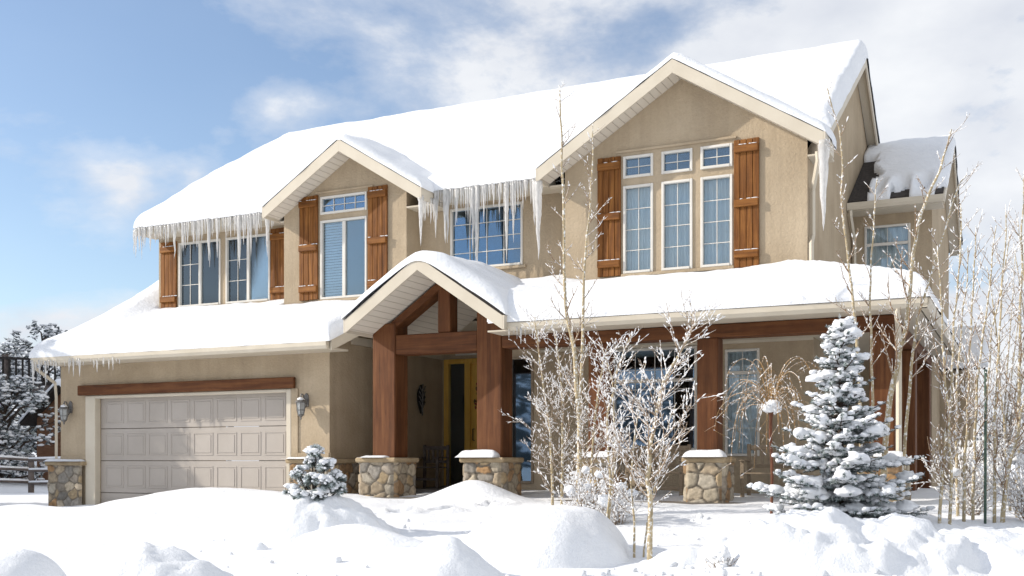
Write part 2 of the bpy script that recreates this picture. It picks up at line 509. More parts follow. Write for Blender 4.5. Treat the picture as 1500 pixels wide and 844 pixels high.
YG, YS, YB = 16.7, 18.45, 17.9
XL, XR = -17.62, -3.2

def wall_y(name, Y, outline_bottom, outline_top, x0, x1, holes, label=None, depth=0.16, gable=None):
    """front-facing wall sheet at plane Y with rectangular holes and their reveals; optional gable polygon on top"""
    mb = MB()
    z0, z1 = outline_bottom, outline_top
    xs = sorted(set([x0, x1] + [h[0] for h in holes] + [h[1] for h in holes]))
    zs = sorted(set([z0, z1] + [h[2] for h in holes] + [h[3] for h in holes]))
    xs = [x for x in xs if x0 <= x <= x1]; zs = [z for z in zs if z0 <= z <= z1]
    for i in range(len(xs)-1):
        for j in range(len(zs)-1):
            cx = (xs[i]+xs[i+1])/2; cz = (zs[j]+zs[j+1])/2
            if any(h[0] < cx < h[1] and h[2] < cz < h[3] for h in holes): continue
            mb.quad((xs[i], Y, zs[j]), (xs[i+1], Y, zs[j]), (xs[i+1], Y, zs[j+1]), (xs[i], Y, zs[j+1]))
    for (a, b, c, d) in holes:
        D = Y+depth
        mb.quad((a, Y, c), (a, Y, d), (a, D, d), (a, D, c)); mb.quad((b, Y, c), (b, D, c), (b, D, d), (b, Y, d))
        mb.quad((a, Y, c), (a, D, c), (b, D, c), (b, Y, c)); mb.quad((a, Y, d), (b, Y, d), (b, D, d), (a, D, d))
    if gable: mb.poly([(p[0], Y, p[1]) for p in gable])
    return mb.build(name, STUCCO, H, label=label)

def window(x0, x1, z0, z1, Y, cols=0, rows=0, slider=False, bars=(), inner=None, frame=WHITE, fw=0.045, label=None, name='window', vhalf=None):
    """frame is the part; pane, curtain/blind are its sub-parts"""
    mb = MB()
    ya, yb = Y-0.025, Y+0.07
    mb.box(x0, x0+fw, ya, yb, z0, z1, 0.006); mb.box(x1-fw, x1, ya, yb, z0, z1, 0.006)
    mb.box(x0+fw, x1-fw, ya, yb, z1-fw, z1, 0.006); mb.box(x0+fw, x1-fw, ya-0.015, yb, z0, z0+fw, 0.006)
    gx0, gx1, gz0, gz1 = x0+fw, x1-fw, z0+fw, z1-fw
    if slider:
        xm = (x0+x1)/2
        mb.box(xm-0.035, xm+0.035, ya+0.02, yb-0.01, gz0, gz1, 0.005)
    for zb in bars: mb.box(gx0, gx1, ya+0.012, yb-0.012, zb-0.03, zb+0.03, 0.005)
    mw = 0.0062
    xa, xb = gx0, gx1
    if vhalf == 'left': xb = (x0+x1)/2-0.035
    zt = list(bars)
    for c in range(1, cols):
        x = xa+(xb-xa)*c/cols
        mb.box(x-mw, x+mw, Y+0.022, Y+0.034, gz0+0.001, gz1-0.001)
    for r in range(1, rows):
        z = gz0+(gz1-gz0)*r/rows
        mb.box(xa+0.001, xb-0.001, Y+0.0215, Y+0.0345, z-mw, z+mw)
    w = mb.build(name, frame, H, label=label)
    p = MB(); p.box(gx0-0.01, gx1+0.01, Y+0.036, Y+0.042, gz0-0.01, gz1+0.01); p.build('pane', GLASS if inner else GLASSB, w)
    if inner == 'curtain':
        c = MB(); n = int((x1-x0)/0.012); ph = rnd.random()*6
        rows_ = [(gz1+0.03, 0.7), (gz0+(gz1-gz0)*0.3, 1.0), (gz0-0.03, 1.25)]
        base = len(c.v)
        for (z, am) in rows_:
            for i in range(n+1):
                x = gx0-0.03+(gx1-gx0+0.06)*i/n
                c.v.append((x, Y+0.125+am*(0.026*math.sin(x*58+ph)+0.016*math.sin(x*27+ph*2+z)), z))
        for r in range(2):
            for i in range(n):
                a = r*(n+1)+i; c.f.append((a, a+1, a+n+2, a+n+1))
        c.build('curtain', CURT, w, True)
    elif inner == 'blind':
        c = MB(); z = gz0
        while z < gz1:
            c.quad((gx0-0.02, Y+0.085, z), (gx1+0.02, Y+0.085, z), (gx1+0.02, Y+0.11, z+0.050), (gx0-0.02, Y+0.11, z+0.050)); z += 0.055
        c.build('blind', BLIND, w)
    if slider:
        s = MB(); xm = (x0+x1)/2+0.035
        s.quad((xm, Y+0.052, gz0), (gx1, Y+0.052, gz0), (gx1, Y+0.052, gz1), (xm, Y+0.052, gz1)); 
        sc = s.build('insect_screen', SCREEN, w)
    return w

def shutter(x0, x1, z0, z1, Y, nb=3, planks=4):
    mb = MB(); g = 0.008; w = (x1-x0-g*(planks-1))/planks
    for i in range(planks):
        a = x0+i*(w+g); dz = rnd.uniform(-0.006, 0.006)
        mb.box(a, a+w, Y-0.045+rnd.uniform(-.002, .002), Y-0.004, z0+dz, z1+dz, 0.006)
    s = mb.build('shutter', SHUTW, H)
    hs = [z1-0.16, (z0+z1)/2, z0+0.22] if nb == 3 else [z1-0.18, z0+0.26]
    for h in hs:
        b = MB(); b.box(x0+0.006, x1-0.006, Y-0.085, Y-0.046, h-0.065, h+0.065, 0.01)
        b.build('batten', BATTW, s)
        sn = MB(); n0 = 0
        x = x0+0.02
        while x < x1-0.03:
            l = rnd.uniform(0.04, 0.12)
            if rnd.random() < 0.7: sn.blob((x+l/2, Y-0.066, h+0.066), l*0.6, 0.016, 0.010, rnd.random()*9, 0.3, 5, 7)
            x += l
        if sn.v: sn.build('snow_dusting', SNOW, s, True)
    return s

# --- walls -------------------------------------------------------------
garage_hole = (-17.7, -12.72, -0.3, 2.40)
wall_y('wall', YG, -0.3, 3.25, -18.72, -11.75, [garage_hole], 'tan stucco garage front wall under low roof', 0.14)
mb = MB()
mb.poly([(-11.75, YG, -0.3), (-11.75, 21.0, -0.3), (-11.75, 21.0, 3.75), (-11.75, 18.4, 3.75), (-11.75, YG, 3.25)])
mb.build('wall', STUCCO, H, label='stucco side wall of the garage facing the entry')
mb = MB(); mb.poly([(-18.72, YG, -0.3), (-18.72, YG, 3.2), (-18.72, 22.0, 5.3), (-18.72, 22.0, -0.3)]); mb.build('wall', STUCCO, H, label='far side wall of the garage')
wL = [(-17.03, -15.84, 4.46, 5.90), (-15.70, -14.50, 4.46, 5.90)]
wall_y('wall', YS, 3.6, 6.16, XL, -13.70, wL, 'upper stucco wall behind the icicle curtain')
wC = [(-10.13, -8.57, 4.76, 5.96)]
wall_y('wall', YS, 3.75, 6.16, -10.9, -7.4, wC, 'upper stucco wall between the two gables')
b1 = [(-12.81, -11.70, 6.00, 6.36), (-12.81, -11.70, 4.29, 5.88)]
g1p, g1z, g1s = -12.01, 7.32, 0.62
def grz(p, z, s, x): return z-0.12-s*abs(x-p)
wall_y('wall', YB, 3.7, 6.40, -13.72, -10.8, b1, 'stucco wall of the smaller gable', gable=None)
mb = MB()
mb.poly([(-13.72, YB, 6.40), (-10.8, YB, 6.40), (-10.8, YB, max(6.41, grz(g1p, g1z, g1s, -10.8))), (g1p, YB, g1z-0.12), (-13.72, YB, max(6.41, grz(g1p, g1z, g1s, -13.72)))])
mb.poly([(-10.8, YB, 3.7), (-10.8, YS+0.02, 3.7), (-10.8, YS+0.02, 6.4), (-10.8, YB, 6.4)])
mb.poly([(-13.72, YB, 3.7), (-13.72, YB, 6.4), (-13.72, YS+0.02, 6.4), (-13.72, YS+0.02, 3.7)])
mb.build('gable_wall', STUCCO, H)
b2x = [(-6.37, -5.82), (-5.67, -5.12), (-4.98, -4.43)]
b2 = [(a, b, 6.00, 6.39) for a, b in b2x] + [(a, b, 4.33, 5.87) for a, b in b2x]
g2p, g2z, g2s = -5.32, 7.80, 0.625
wall_y('wall', YB, 3.6, 6.42, -7.48, XR, b2, 'stucco wall of the larger gable')
mb = MB()
mb.poly([(-7.48, YB, 6.42), (XR, YB, 6.42), (g2p, YB, g2z-0.12)])
mb.poly([(-7.48, YB, 3.6), (-7.48, YB, 6.35), (-7.48, YS+0.02, 6.35), (-7.48, YS+0.02, 3.6)])
mb.build('gable_wall', STUCCO, H)
ridgeY, ridgeZ, eaveY, eaveZ = 23.3, 9.45, 17.9, 6.24
ms = (ridgeZ-eaveZ)/(ridgeY-eaveY)
mb = MB()
mb.poly([(XR, YB, 3.6), (XR, YS, 3.6), (XR, YS, -0.2), (XR, 28.15, -0.2), (XR, 28.15, 6.28), (XR, ridgeY, ridgeZ-0.12), (XR, YS, 6.45), (XR, YB, 6.12)])
mb.build('wall', STUCCO, H, label='tall gable end wall on the shaded side')
mb = MB(); mb.poly([(XL, YS, 3.0), (XL, YS, 6.45), (XL, ridgeY, ridgeZ-0.12), (XL, 28.15, 6.28), (XL, 28.15, -0.2), (XL, 22, -0.2), (XL, 22, 3.0)]); mb.build('wall', STUCCO, H, label='far gable end wall above the garage')
mb = MB(); mb.quad((XL, 28.15, -0.2), (XR, 28.15, -0.2), (XR, 28.15, 6.3), (XL, 28.15, 6.3)); mb.build('wall', STUCCO, H, label='rear wall')
# ground floor under porch
wP = [(-8.85, -8.35, 0.62, 3.02), (-6.76, -5.20, 1.23, 3.07), (-4.70, -4.10, 1.13, 2.98)]
wall_y('wall', YS, -0.2, 3.9, -9.0, XR, wP, 'shaded stucco wall behind the porch posts')
mb = MB(); mb.quad((-9.0, YS, -0.2), (-9.0, 21, -0.2), (-9.0, 21, 3.75), (-9.0, YS, 3.75)); mb.build('wall', STUCCO, H, label='side wall inside the entry recess')
wE = [(-11.68, -10.02, 0.50, 3.30), (-11.40, -10.2, 3.38, 3.66)]
wall_y('wall', 21.0, -0.2, 3.75, -11.75, -9.0, wE, 'wall around the golden front door')
# inside: partition and floors so the rooms are dark but real
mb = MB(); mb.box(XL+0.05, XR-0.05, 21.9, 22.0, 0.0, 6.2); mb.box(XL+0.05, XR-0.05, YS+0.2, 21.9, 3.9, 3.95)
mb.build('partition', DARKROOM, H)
mb = MB(); mb.quad((-11.74, 15.6, 3.75), (-9.0, 15.6, 3.75), (-9.0, 21.0, 3.75), (-11.74, 21.0, 3.75)) if False else mb.box(-11.74, -9.0, YS, 21.0, 3.75, 3.8)
mb.build('entry_ceiling', TRIM, H)
mb = MB(); mb.box(-11.745, -11.70, 17.4, 20.99, 3.30, 3.45); mb.build('trim_board', TRIM, H)

# --- windows -----------------------------------------------------------
for (a, b, c, d) in wL: window(a, b, c, d, YS, 2, 3, True, inner='blind', vhalf='left')
window(*wC[0], YS, 4, 4)
window(*b1[0], YB, 4, 2)
window(*b1[1], YB, 0, 0, True, inner='blind')
for (a, b, c, d) in b2[:3]: window(a, b, c, d, YB, 2, 2)
for (a, b, c, d) in b2[3:]: window(a, b, c, d, YB, 2, 4, inner='curtain')
window(*wP[1], YS, 4, 5, bars=(2.48,), inner=None)
cu = MB()
window(*wP[2], YS, 2, 4, bars=(2.57,), inner='curtain')
window(*wP[0], YS, 0, 0, bars=(), frame=BENCHW, fw=0.045, name='side_window', label='narrow tan framed floor length window beside the entry')
# stucco head mouldings
mb = MB(); mb.box(-6.50, -4.36, YB-0.035, YB-0.001, 6.455, 6.50, 0.008); mb.box(-12.92, -11.55, YB-0.035, YB-0.001, 6.43, 6.47, 0.008)
build_each(mb, 'window_moulding', STUCCO, H)
mb = MB()
for (a, b, c, d) in ((-17.03, -14.5, 4.40, 4.455), (-10.2, -8.5, 4.70, 4.755), (-12.84, -11.66, 4.23, 4.285), (-6.4, -4.4, 4.27, 4.325)):
    Y = YS if a in (-17.03, -10.2) else YB
    mb.box(a, b, Y-0.05, Y-0.001, c, d, 0.008)
build_each(mb, 'window_sill', STUCCO, H)
# --- shutters ----------------------------------------------------------
shutter(-17.53, -17.08, 4.40, 5.95, YS, 2); shutter(-14.47, -13.95, 4.40, 5.97, YS, 2)
shutter(-13.31, -12.86, 4.30, 6.40, YB); shutter(-11.66, -11.22, 4.30, 6.43, YB)
shutter(-6.84, -6.41, 4.30, 6.40, YB); shutter(-4.40, -3.98, 4.28, 6.42, YB)

# --- garage door -------------------------------------------------------
mb = MB(); Yd = YG+0.14
x0, x1 = -17.7, -12.72
for r in range(4):
    za = -0.30+2.70*r/4+0.006 if r else -0.3
    zb = -0.30+2.70*(r+1)/4-0.006
    mb.box(x0, x1, Yd, Yd+0.05, za, zb, 0.004)
    for c in range(8):
        a = x0+0.10+(x1-x0-0.2)*c/8; b = x0+0.10+(x1-x0-0.2)*(c+1)/8
        a += 0.045; b -= 0.045; pa, pb = za+0.10, zb-0.10
        # raised frame ring then field
        mb.box(a, b, Yd-0.009, Yd+0.001, pb-0.028, pb, 0.004); mb.box(a, b, Yd-0.009, Yd+0.001, pa, pa+0.028, 0.004)
        mb.box(a, a+0.028, Yd-0.0085, Yd+0.001, pa+0.028, pb-0.028, 0.004); mb.box(b-0.028, b, Yd-0.0085, Yd+0.001, pa+0.028, pb-0.028, 0.004)
        mb.box(a+0.055, b-0.055, Yd-0.008, Yd+0.001, pa+0.055, pb-0.055, 0.004)
gd = mb.build('garage_door', GDOOR, H)
mb = MB(); mb.box(-17.97, -17.69, YG-0.03, YG+0.12, -0.3, 2.42, 0.008); mb.box(-12.73, -12.62, YG-0.03, YG+0.12, -0.3, 2.42, 0.008); mb.box(-17.69, -12.73, YG-0.03, YG+0.12, 2.36, 2.42, 0.008)
mb.build('garage_door_frame', TRIM, H)
mb = MB(); mb.box(-12.62, -12.46, YG-0.025, YG-0.001, 1.12, 2.43, 0.006); mb.box(-12.46, -11.75, YG-0.025, YG-0.001, 1.09, 1.20, 0.006)
mb.box(-18.71, -17.97, YG-0.025, YG-0.001, 1.07, 1.15, 0.006); mb.box(-11.749, -11.725, YG, 20.9, 1.09, 1.2)
build_each(mb, 'wall_band', STUCCO, H)
mb = MB(); mb.box(-18.12, -12.50, YG-0.11, YG-0.032, 2.43, 2.64, 0.012); mb.build('lintel', BEAMW, H)

# --- stone work --------------------------------------------------------
PAL = [(0.40, 0.33, 0.24), (0.46, 0.36, 0.23), (0.34, 0.30, 0.25), (0.50, 0.43, 0.33), (0.40, 0.25, 0.13), (0.30, 0.28, 0.25), (0.44, 0.40, 0.33), (0.36, 0.24, 0.14), (0.52, 0.46, 0.36)]
def stone_faces(mb, faces, cell=0.21, seed=1):
    """faces: (origin, udir, vdir, normal, ulen, vlen): fieldstone relief from a cell pattern"""
    for (o, u, v, n, ul, vl) in faces:
        o, u, v, n = Vector(o), Vector(u), Vector(v), Vector(n)
        r = random.Random(seed); seed += 13
        pts = []
        nu = max(1, round(ul/(cell*1.15))); nv = max(1, round(vl/(cell*0.85)))
        for i in range(-1, nu+1):
            for j in range(-1, nv+1):
                off = 0.5 if j % 2 else 0.0
                pts.append(((i+0.5+off*0.9+r.uniform(-.38, .38))*ul/nu, (j+0.5+r.uniform(-.36, .36))*vl/nv, r.choice(PAL), r.uniform(0.75, 1.15), r.uniform(0.7, 1.3)))
        st = 0.018
        a = max(2, int(ul/st)); b = max(2, int(vl/st)); n0 = len(mb.v)
        for j in range(b+1):
            for i in range(a+1):
                s, t = ul*i/a, vl*j/b
                ws = s+0.03*nz(s*7+seed, t*7); wt = t+0.03*nz(s*7, t*7+seed+5)
                best = sorted((math.hypot((ws-p[0])*0.85, wt-p[1])/1.0, k) for k, p in enumerate(pts))[:2]
                d = best[1][0]-best[0][0]; p = pts[best[0][1]]
                e = min(1.0, d/0.055)
                h = 0.05*math.sqrt(max(0, 1-(1-e)**2))*p[4] + 0.008*nz(s*16, t*16, seed)
                h *= min(1.0, min(i, a-i)*st/0.04)
                q = o+u*s+v*t+n*h
                mb.v.append((q.x, q.y, q.z))
                m = sstep(0.012, 0.03, d); k = p[3]
                mb.c.append(tuple((0.24, 0.21, 0.17)[w]*(1-m)+p[2][w]*k*m for w in range(3)))
        for j in range(b):
            for i in range(a):
                q = n0+j*(a+1)+i
                mb.f.append((q, q+1, q+a+2, q+a+1))
    return mb
def stone_pier(x0, x1, y0, y1, z0, z1, seed, left=True, right=True, back=False):
    mb = MB(); fs = [((x0, y0, z0), (1, 0, 0), (0, 0, 1), (0, -1, 0), x1-x0, z1-z0)]
    if right: fs.append(((x1, y0, z0), (0, 1, 0), (0, 0, 1), (1, 0, 0), y1-y0, z1-z0))
    if left: fs.append(((x0, y1, z0), (0, -1, 0), (0, 0, 1), (-1, 0, 0), y1-y0, z1-z0))
    if back: fs.append(((x1, y1, z0), (-1, 0, 0), (0, 0, 1), (0, 1, 0), x1-x0, z1-z0))
    stone_faces(mb, fs, 0.21, seed)
    p = mb.build('stone_pier', STONE, H, True)
    c = MB(); e = 0.06
    n = 9
    # slightly irregular cap slab
    c.box(x0-e, x1+e, y0-e, y1+(e if back else -0.004), z1, z1+0.085, 0.02)
    c.build('cap_stone', CAPST, p)
    return p
stone_pier(-18.98, -17.99, YG-0.10, YG+0.6, -0.3, 0.95, 3, True, False)
stone_pier(-12.60, -11.66, YG-0.10, YG+2.5, -0.3, 1.00, 7, False, True)
PIERS = [(-10.55, -9.85, 15.9, 16.62, 11), (-8.48, -7.78, 15.9, 16.62, 17), (-6.42, -5.86, 15.9, 16.5, 23), (-4.65, -4.10, 15.9, 16.5, 29), (-2.10, -1.54, 15.9, 16.5, 31)]
for (a, b, c, d, s) in PIERS: stone_pier(a, b, c, d, 0.1, 1.02, s, True, True, True)
# posts
def post(x0, x1, y0, y1, z0, z1):
    mb = MB(); mb.box(x0, x1, y0, y1, z0, z1, 0.014); return mb.build('post', POSTW, H)
post(-10.36, -9.90, 16.02, 16.46, 1.105, 3.45); post(-8.30, -7.84, 16.02, 16.46, 1.105, 3.70)
post(-6.30, -5.97, 16.04, 16.36, 1.105, 2.92); post(-4.52, -4.20, 16.04, 16.36, 1.105, 2.92); post(-2.00, -1.66, 16.04, 16.36, 1.105, 2.92)
post(-11.30, -11.00, 17.9, 18.2, 0.4, 3.74)
post(-2.00, -1.66, 19.2, 19.54, 0.42, 2.92); post(-2.00, -1.66, 22.2, 22.54, 0.42, 2.92)
# porch floor, beams, ceiling
mb = MB(); mb.box(-11.7, -1.45, 15.75, YS-0.002, 0.0, 0.42); mb.box(-11.7, -9.01, YS, 20.98, 0.0, 0.48); mb.box(XR+0.002, -1.45, YS-0.002, 22.7, 0.0, 0.42)
mb.build('porch_floor', PORCHF, H)
mb = MB(); mb.box(-7.83, -1.62, 16.02, 16.38, 2.92, 3.12, 0.012); mb.build('porch_beam', BEAMW, H)
mb = MB(); mb.box(-2.0, -1.66, 16.39, 22.7, 2.92, 3.12, 0.012); mb.build('porch_beam', BEAMW, H)
mb = MB(); mb.box(-7.83, -1.3, 15.5, YS-0.002, 3.125, 3.15); mb.box(XR+0.002, -1.3, YS-0.002, 22.75, 3.125, 3.15); mb.build('porch_ceiling', TRIM, H)
mb = MB(); mb.box(-8.2, XR, YS-0.03, YS-0.001, 3.08, 3.123); mb.build('trim_board', TRIM, H)
# entry truss
ep, ez, es = -8.95, 4.42, 0.68
mb = MB(); mb.box(-9.90, -8.30, 16.04, 16.40, 2.90, 3.24, 0.014); mb.build('tie_beam', BEAMW, H)
mb = MB(); mb.box(ep-0.12, ep+0.12, 16.06, 16.34, 3.242, 4.02, 0.012); mb.build('king_post', POSTW, H)
mb = MB()
for s in (-1, 1):
    xe = ep+s*1.05
    mb.prism([(ep, ez-0.24), (xe, ez-0.24-es*1.05), (xe, ez-0.39-es*1.05), (ep, ez-0.39)], 'y', 16.05, 16.36)
mb.build('truss_rafter', BEAMW, H)

# --- roofs -------------------------------------------------------------
def board_y(mb, pts, ya, yb): mb.prism(pts, 'y', ya, yb)
def gable_roof(p, zp, s, xl, xr, y0, y1, label, fh=0.23, soffit_to=None, valley=None, walls=None):
    """two slopes; with valley set, the eaves stop there and each slope narrows to the ridge end where it meets the big roof"""
    mb = MB(); yv = valley or y1
    zl, zr = zp-s*(p-xl), zp-s*(xr-p)
    mb.slab([(xl, y0, zl), (p, y0, zp), (p, y1, zp), (xl, yv, zl)], 0.06)
    mb.slab([(p, y0, zp), (xr, y0, zr), (xr, yv, zr), (p, y1, zp)], 0.06)
    roof = mb.build('gable_roof', SHINGLE, H, label=label)
    f = MB()
    f.prism([(xl, zl-0.035), (p, zp-0.035), (p, zp-0.035-fh), (xl, zl-0.035-fh)], 'y', y0-0.035, y0-0.002)
    f.prism([(p+0.001, zp-0.035), (xr, zr-0.035), (xr, zr-0.035-fh), (p+0.001, zp-0.035-fh)], 'y', y0-0.035, y0-0.002)
    f.box(xl-0.03, xl-0.002, y0-0.035, yv, zl-0.25, zl-0.03); f.box(xr+0.002, xr+0.03, y0-0.035, yv, zr-0.25, zr-0.03)
    if walls:
        f.box(xl+0.001, walls[0]-0.002, YB, max(yv, YS-0.02), zl-0.25, zl-0.22); f.box(walls[1]+0.002, xr-0.001, YB, max(yv, YS-0.02), zr-0.25, zr-0.22)
    build_each(f, 'fascia', TRIM, roof)
    so = MB()
    so.prism([(xl, zl-0.17), (p, zp-0.17), (xr, zr-0.17), (xr, zr-0.195), (p, zp-0.195), (xl, zl-0.195)], 'y', y0, soffit_to)
    so.build('soffit', m_sof, roof)
    return roof
m_sof = m_soffit()
gable_roof(g1p, g1z, g1s, -13.83, -10.19, 17.4, 20.2, 'smaller snowy gable roof', soffit_to=YB-0.002, valley=18.35, walls=(-13.72, -10.8))
gable_roof(g2p, g2z, g2s, -7.79, -2.86, 17.4, 20.9, 'larger snowy gable roof', soffit_to=YB-0.002, valley=18.2, walls=(-7.48, -3.2))
er = gable_roof(ep, ez, es, -10.36, -7.40, 15.2, YS-0.01, 'entry gable roof over the timber posts', 0.22, soffit_to=YS-0.02)
# main roof
mb = MB()
mxl, mxr = -17.72, -3.0
ecut = 18.5; ecz = eaveZ+ms*(ecut-eaveY)
mb.slab([(mxl, ecut, ecz), (mxr, ecut, ecz), (mxr, ridgeY, ridgeZ), (mxl, ridgeY, ridgeZ)], 0.07)
for (a, b) in ((mxl, -13.75), (-10.28, -7.70)): mb.slab([(a, eaveY, eaveZ), (b, eaveY, eaveZ), (b, ecut, ecz), (a, ecut, ecz)], 0.07)
mb.slab([(mxl, ridgeY, ridgeZ), (mxr, ridgeY, ridgeZ), (mxr, 2*ridgeY-eaveY, eaveZ), (mxl, 2*ridgeY-eaveY, eaveZ)], 0.07)
main = mb.build('main_roof', SHINGLE, H)
f = MB()
for (a, b) in ((mxl, -13.86), (-10.15, -7.83)):
    f.box(a, b, eaveY-0.03, eaveY, eaveZ-0.22, eaveZ-0.05, 0.006)
    f.box(a, b, eaveY+0.001, YS-0.001, eaveZ-0.20, eaveZ-0.17)
for X0, X1, Y0 in ((mxr-0.002, mxr+0.03, 18.45), (mxl-0.03, mxl+0.002, eaveY)):
    z0_ = eaveZ+ms*(Y0-eaveY)
    f.prism([(Y0, z0_-0.03), (ridgeY, ridgeZ-0.03), (ridgeY, ridgeZ-0.22), (Y0, z0_-0.22)], 'x', X0, X1)
    f.prism([(2*ridgeY-eaveY, eaveZ-0.03), (ridgeY+0.001, ridgeZ-0.03), (ridgeY+0.001, ridgeZ-0.22), (2*ridgeY-eaveY, eaveZ-0.22)], 'x', X0, X1)
build_each(f, 'fascia', TRIM, main)
sf = MB()
for X0, X1 in ((XR+0.002, mxr-0.003), (mxl+0.003, XL-0.002)):
    sf.prism([(18.3, eaveZ+ms*(18.3-eaveY)-0.10), (ridgeY, ridgeZ-0.10), (2*ridgeY-eaveY, eaveZ-0.10), (2*ridgeY-eaveY, eaveZ-0.13), (ridgeY, ridgeZ-0.13), (18.3, eaveZ+ms*(18.3-eaveY)-0.13)], 'x', X0, X1)
build_each(sf, 'soffit', TRIM, main)
# garage roof
gsl = 0.40; geY, geZ = 16.1, 3.27
gz = lambda y: geZ+gsl*(y-geY)
mb = MB()
mb.slab([(-18.76, geY, geZ), (-11.3, geY, geZ), (-11.3, 18.44, gz(18.44)), (-18.76, 18.44, gz(18.44))], 0.07)
mb.slab([(-18.76, 18.44, gz(18.44)), (XL, 18.44, gz(18.44)), (XL, 22.2, gz(22.2)), (-18.76, 22.2, gz(22.2))], 0.07)
mb.slab([(-11.3, 17.25, gz(17.25)), (-9.9, 17.25, gz(17.25)), (-9.9, 18.44, gz(18.44)), (-11.3, 18.44, gz(18.44))], 0.07)
groof = mb.build('garage_roof', SHINGLE, H)
def gutter_x(mb, x0, x1, y, z):
    mb.prism([(y, z), (y-0.085, z), (y-0.12, z+0.055), (y-0.125, z+0.125), (y-0.115, z+0.135), (y, z+0.13)], 'x', x0, x1)
f = MB(); gutter_x(f, -18.78, -11.32, geY-0.005, geZ-0.20); build_each(f, 'gutter', TRIM, groof)
f = MB(); f.box(-18.75, -11.33, geY, YG-0.002, geZ-0.19, geZ-0.16)
f.prism([(geY-0.02, geZ-0.03), (18.4, gz(18.4)-0.03), (18.4, gz(18.4)-0.23), (geY-0.02, geZ-0.23)], 'x', -11.30, -11.265)
f.prism([(geY-0.02, geZ-0.03), (22.2, gz(22.2)-0.03), (22.2, gz(22.2)-0.2), (geY-0.02, geZ-0.2)], 'x', -18.79, -18.76)
build_each(f, 'fascia', TRIM, groof)
# porch roof with hip end
peY, peZ, psl, pxr = 15.4, 3.29, 0.26, -1.27
def prz(x, y): return peZ+psl*min(y-peY, pxr-x)
def P3(x, y): return (x, y, prz(x, y))
mb = MB()
mb.slab([P3(-7.38, peY), P3(pxr, peY), P3(XR, peY+pxr-XR), P3(XR, 17.89), P3(-8.0, 17.89)], 0.06)
mb.slab([P3(-8.0, 17.89), P3(-7.49, 17.89), P3(-7.49, 18.44), P3(-8.0, 18.44)], 0.06)
mb.slab([P3(pxr, peY), P3(pxr, 24.4), P3(XR+0.001, 24.4), P3(XR+0.001, peY+pxr-XR)], 0.06)
proof = mb.build('porch_roof', SHINGLE, H)
f = MB(); gutter_x(f, -7.42, pxr+0.1, peY-0.005, peZ-0.19)
x = pxr+0.005
f.prism([(x, peZ-0.19), (x+0.085, peZ-0.19), (x+0.12, peZ-0.135), (x+0.125, peZ-0.065), (x, peZ-0.06)], 'y', peY-0.1, 24.4)
build_each(f, 'gutter', TRIM, proof)
# wing at the right
WX, WY = -1.66, 22.8
wwin = [(-2.94, -2.06, 4.80, 5.80)]
wall_y('wall', WY, 0.0, 6.2, XR+0.001, WX, wwin, 'recessed wing wall in shade')
window(*wwin[0], WY, 2, 0, bars=(5.42,), inner='curtain')
wrY, wrZ, weY, weZ = 25.35, 8.02, 22.25, 6.22
mb = MB(); mb.poly([(WX, WY, 0), (WX, 28.0, 0), (WX, 28.0, 6.4), (WX, wrY, wrZ-0.1), (WX, WY, 6.4)]); mb.build('wall', STUCCO, H, label='narrow end wall of the recessed wing')
mb = MB(); mb.slab([(XR+.01, weY, weZ), (-1.42, weY, weZ), (-1.42, wrY, wrZ), (XR+.01, wrY, wrZ)], 0.07); mb.slab([(XR+.01, wrY, wrZ), (-1.42, wrY, wrZ), (-1.42, 2*wrY-weY, weZ), (XR+.01, 2*wrY-weY, weZ)], 0.07)
wroof = mb.build('wing_roof', SHINGLE, H)
f = MB(); gutter_x(f, XR+0.01, -1.40, weY-0.005, weZ-0.19); f.box(XR+0.01, -1.44, weY, WY-0.001, weZ-0.2, weZ-0.17)
f.prism([(weY, weZ-0.03), (wrY, wrZ-0.03), (wrY, wrZ-0.22), (weY, weZ-0.22)], 'x', -1.42, -1.39)
f.prism([(wrY+.001, wrZ-0.03), (2*wrY-weY, weZ-0.03), (2*wrY-weY, weZ-0.22), (wrY+.001, wrZ-0.22)], 'x', -1.42, -1.39)
build_each(f, 'gutter', TRIM, wroof)
sf = MB(); sf.prism([(weY+0.3, weZ+0.06), (wrY, wrZ-0.12), (2*wrY-weY, weZ-0.12), (2*wrY-weY, weZ-0.15), (wrY, wrZ-0.15), (weY+0.3, weZ+0.03)], 'x', WX+0.002, -1.422); sf.build('soffit', TRIM, wroof)
# small bump-out roof low on the right
mb = MB(); mb.box(WX+0.001, -1.05, 25.0, 27.6, 0.0, 3.0); mb.build('wall', STUCCO, H, label='low bump-out wall behind the saplings')
mb = MB(); mb.slab([(WX+.001, 24.7, 3.05), (-0.75, 24.7, 3.05), (-0.75, 27.4, 4.0), (WX+.001, 27.4, 4.0)], 0.08); mb.build('bump_out_roof', SHINGLE, H)
# downspouts
def spout(pts, label=None):
    mb = MB(); mb.tube(pts, 0.04, 4); return mb.build('downspout', TRIM, H, label=label)
spout([(-18.72, geY-0.06, geZ-0.19), (-18.72, geY-0.06, geZ-0.28), (-18.80, YG-0.08, geZ-0.55), (-18.80, YG-0.05, 2.4), (-18.80, YG-0.05, 1.05)])
spout([(XR+0.07, WY-0.62, weZ-0.2), (XR+0.07, WY-0.62, weZ-0.3), (XR+0.07, WY-0.08, weZ-0.7), (XR+0.07, WY-0.08, 3.9)])
spout([(-2.98, YB-0.35, 5.98), (-2.98, YB-0.3, 5.85), (XR+0.06, YB+0.15, 5.5), (XR+0.06, YB+0.15, 4.75), (XR+0.06, YB+0.02, 4.6), (XR+0.06, YB+0.02, 4.0)])
spout([(-1.55, peY-0.06, peZ-0.19), (-1.55, peY-0.06, peZ-0.3), (-1.60, 16.0, peZ-0.55), (-1.60, 16.0, 1.1)])

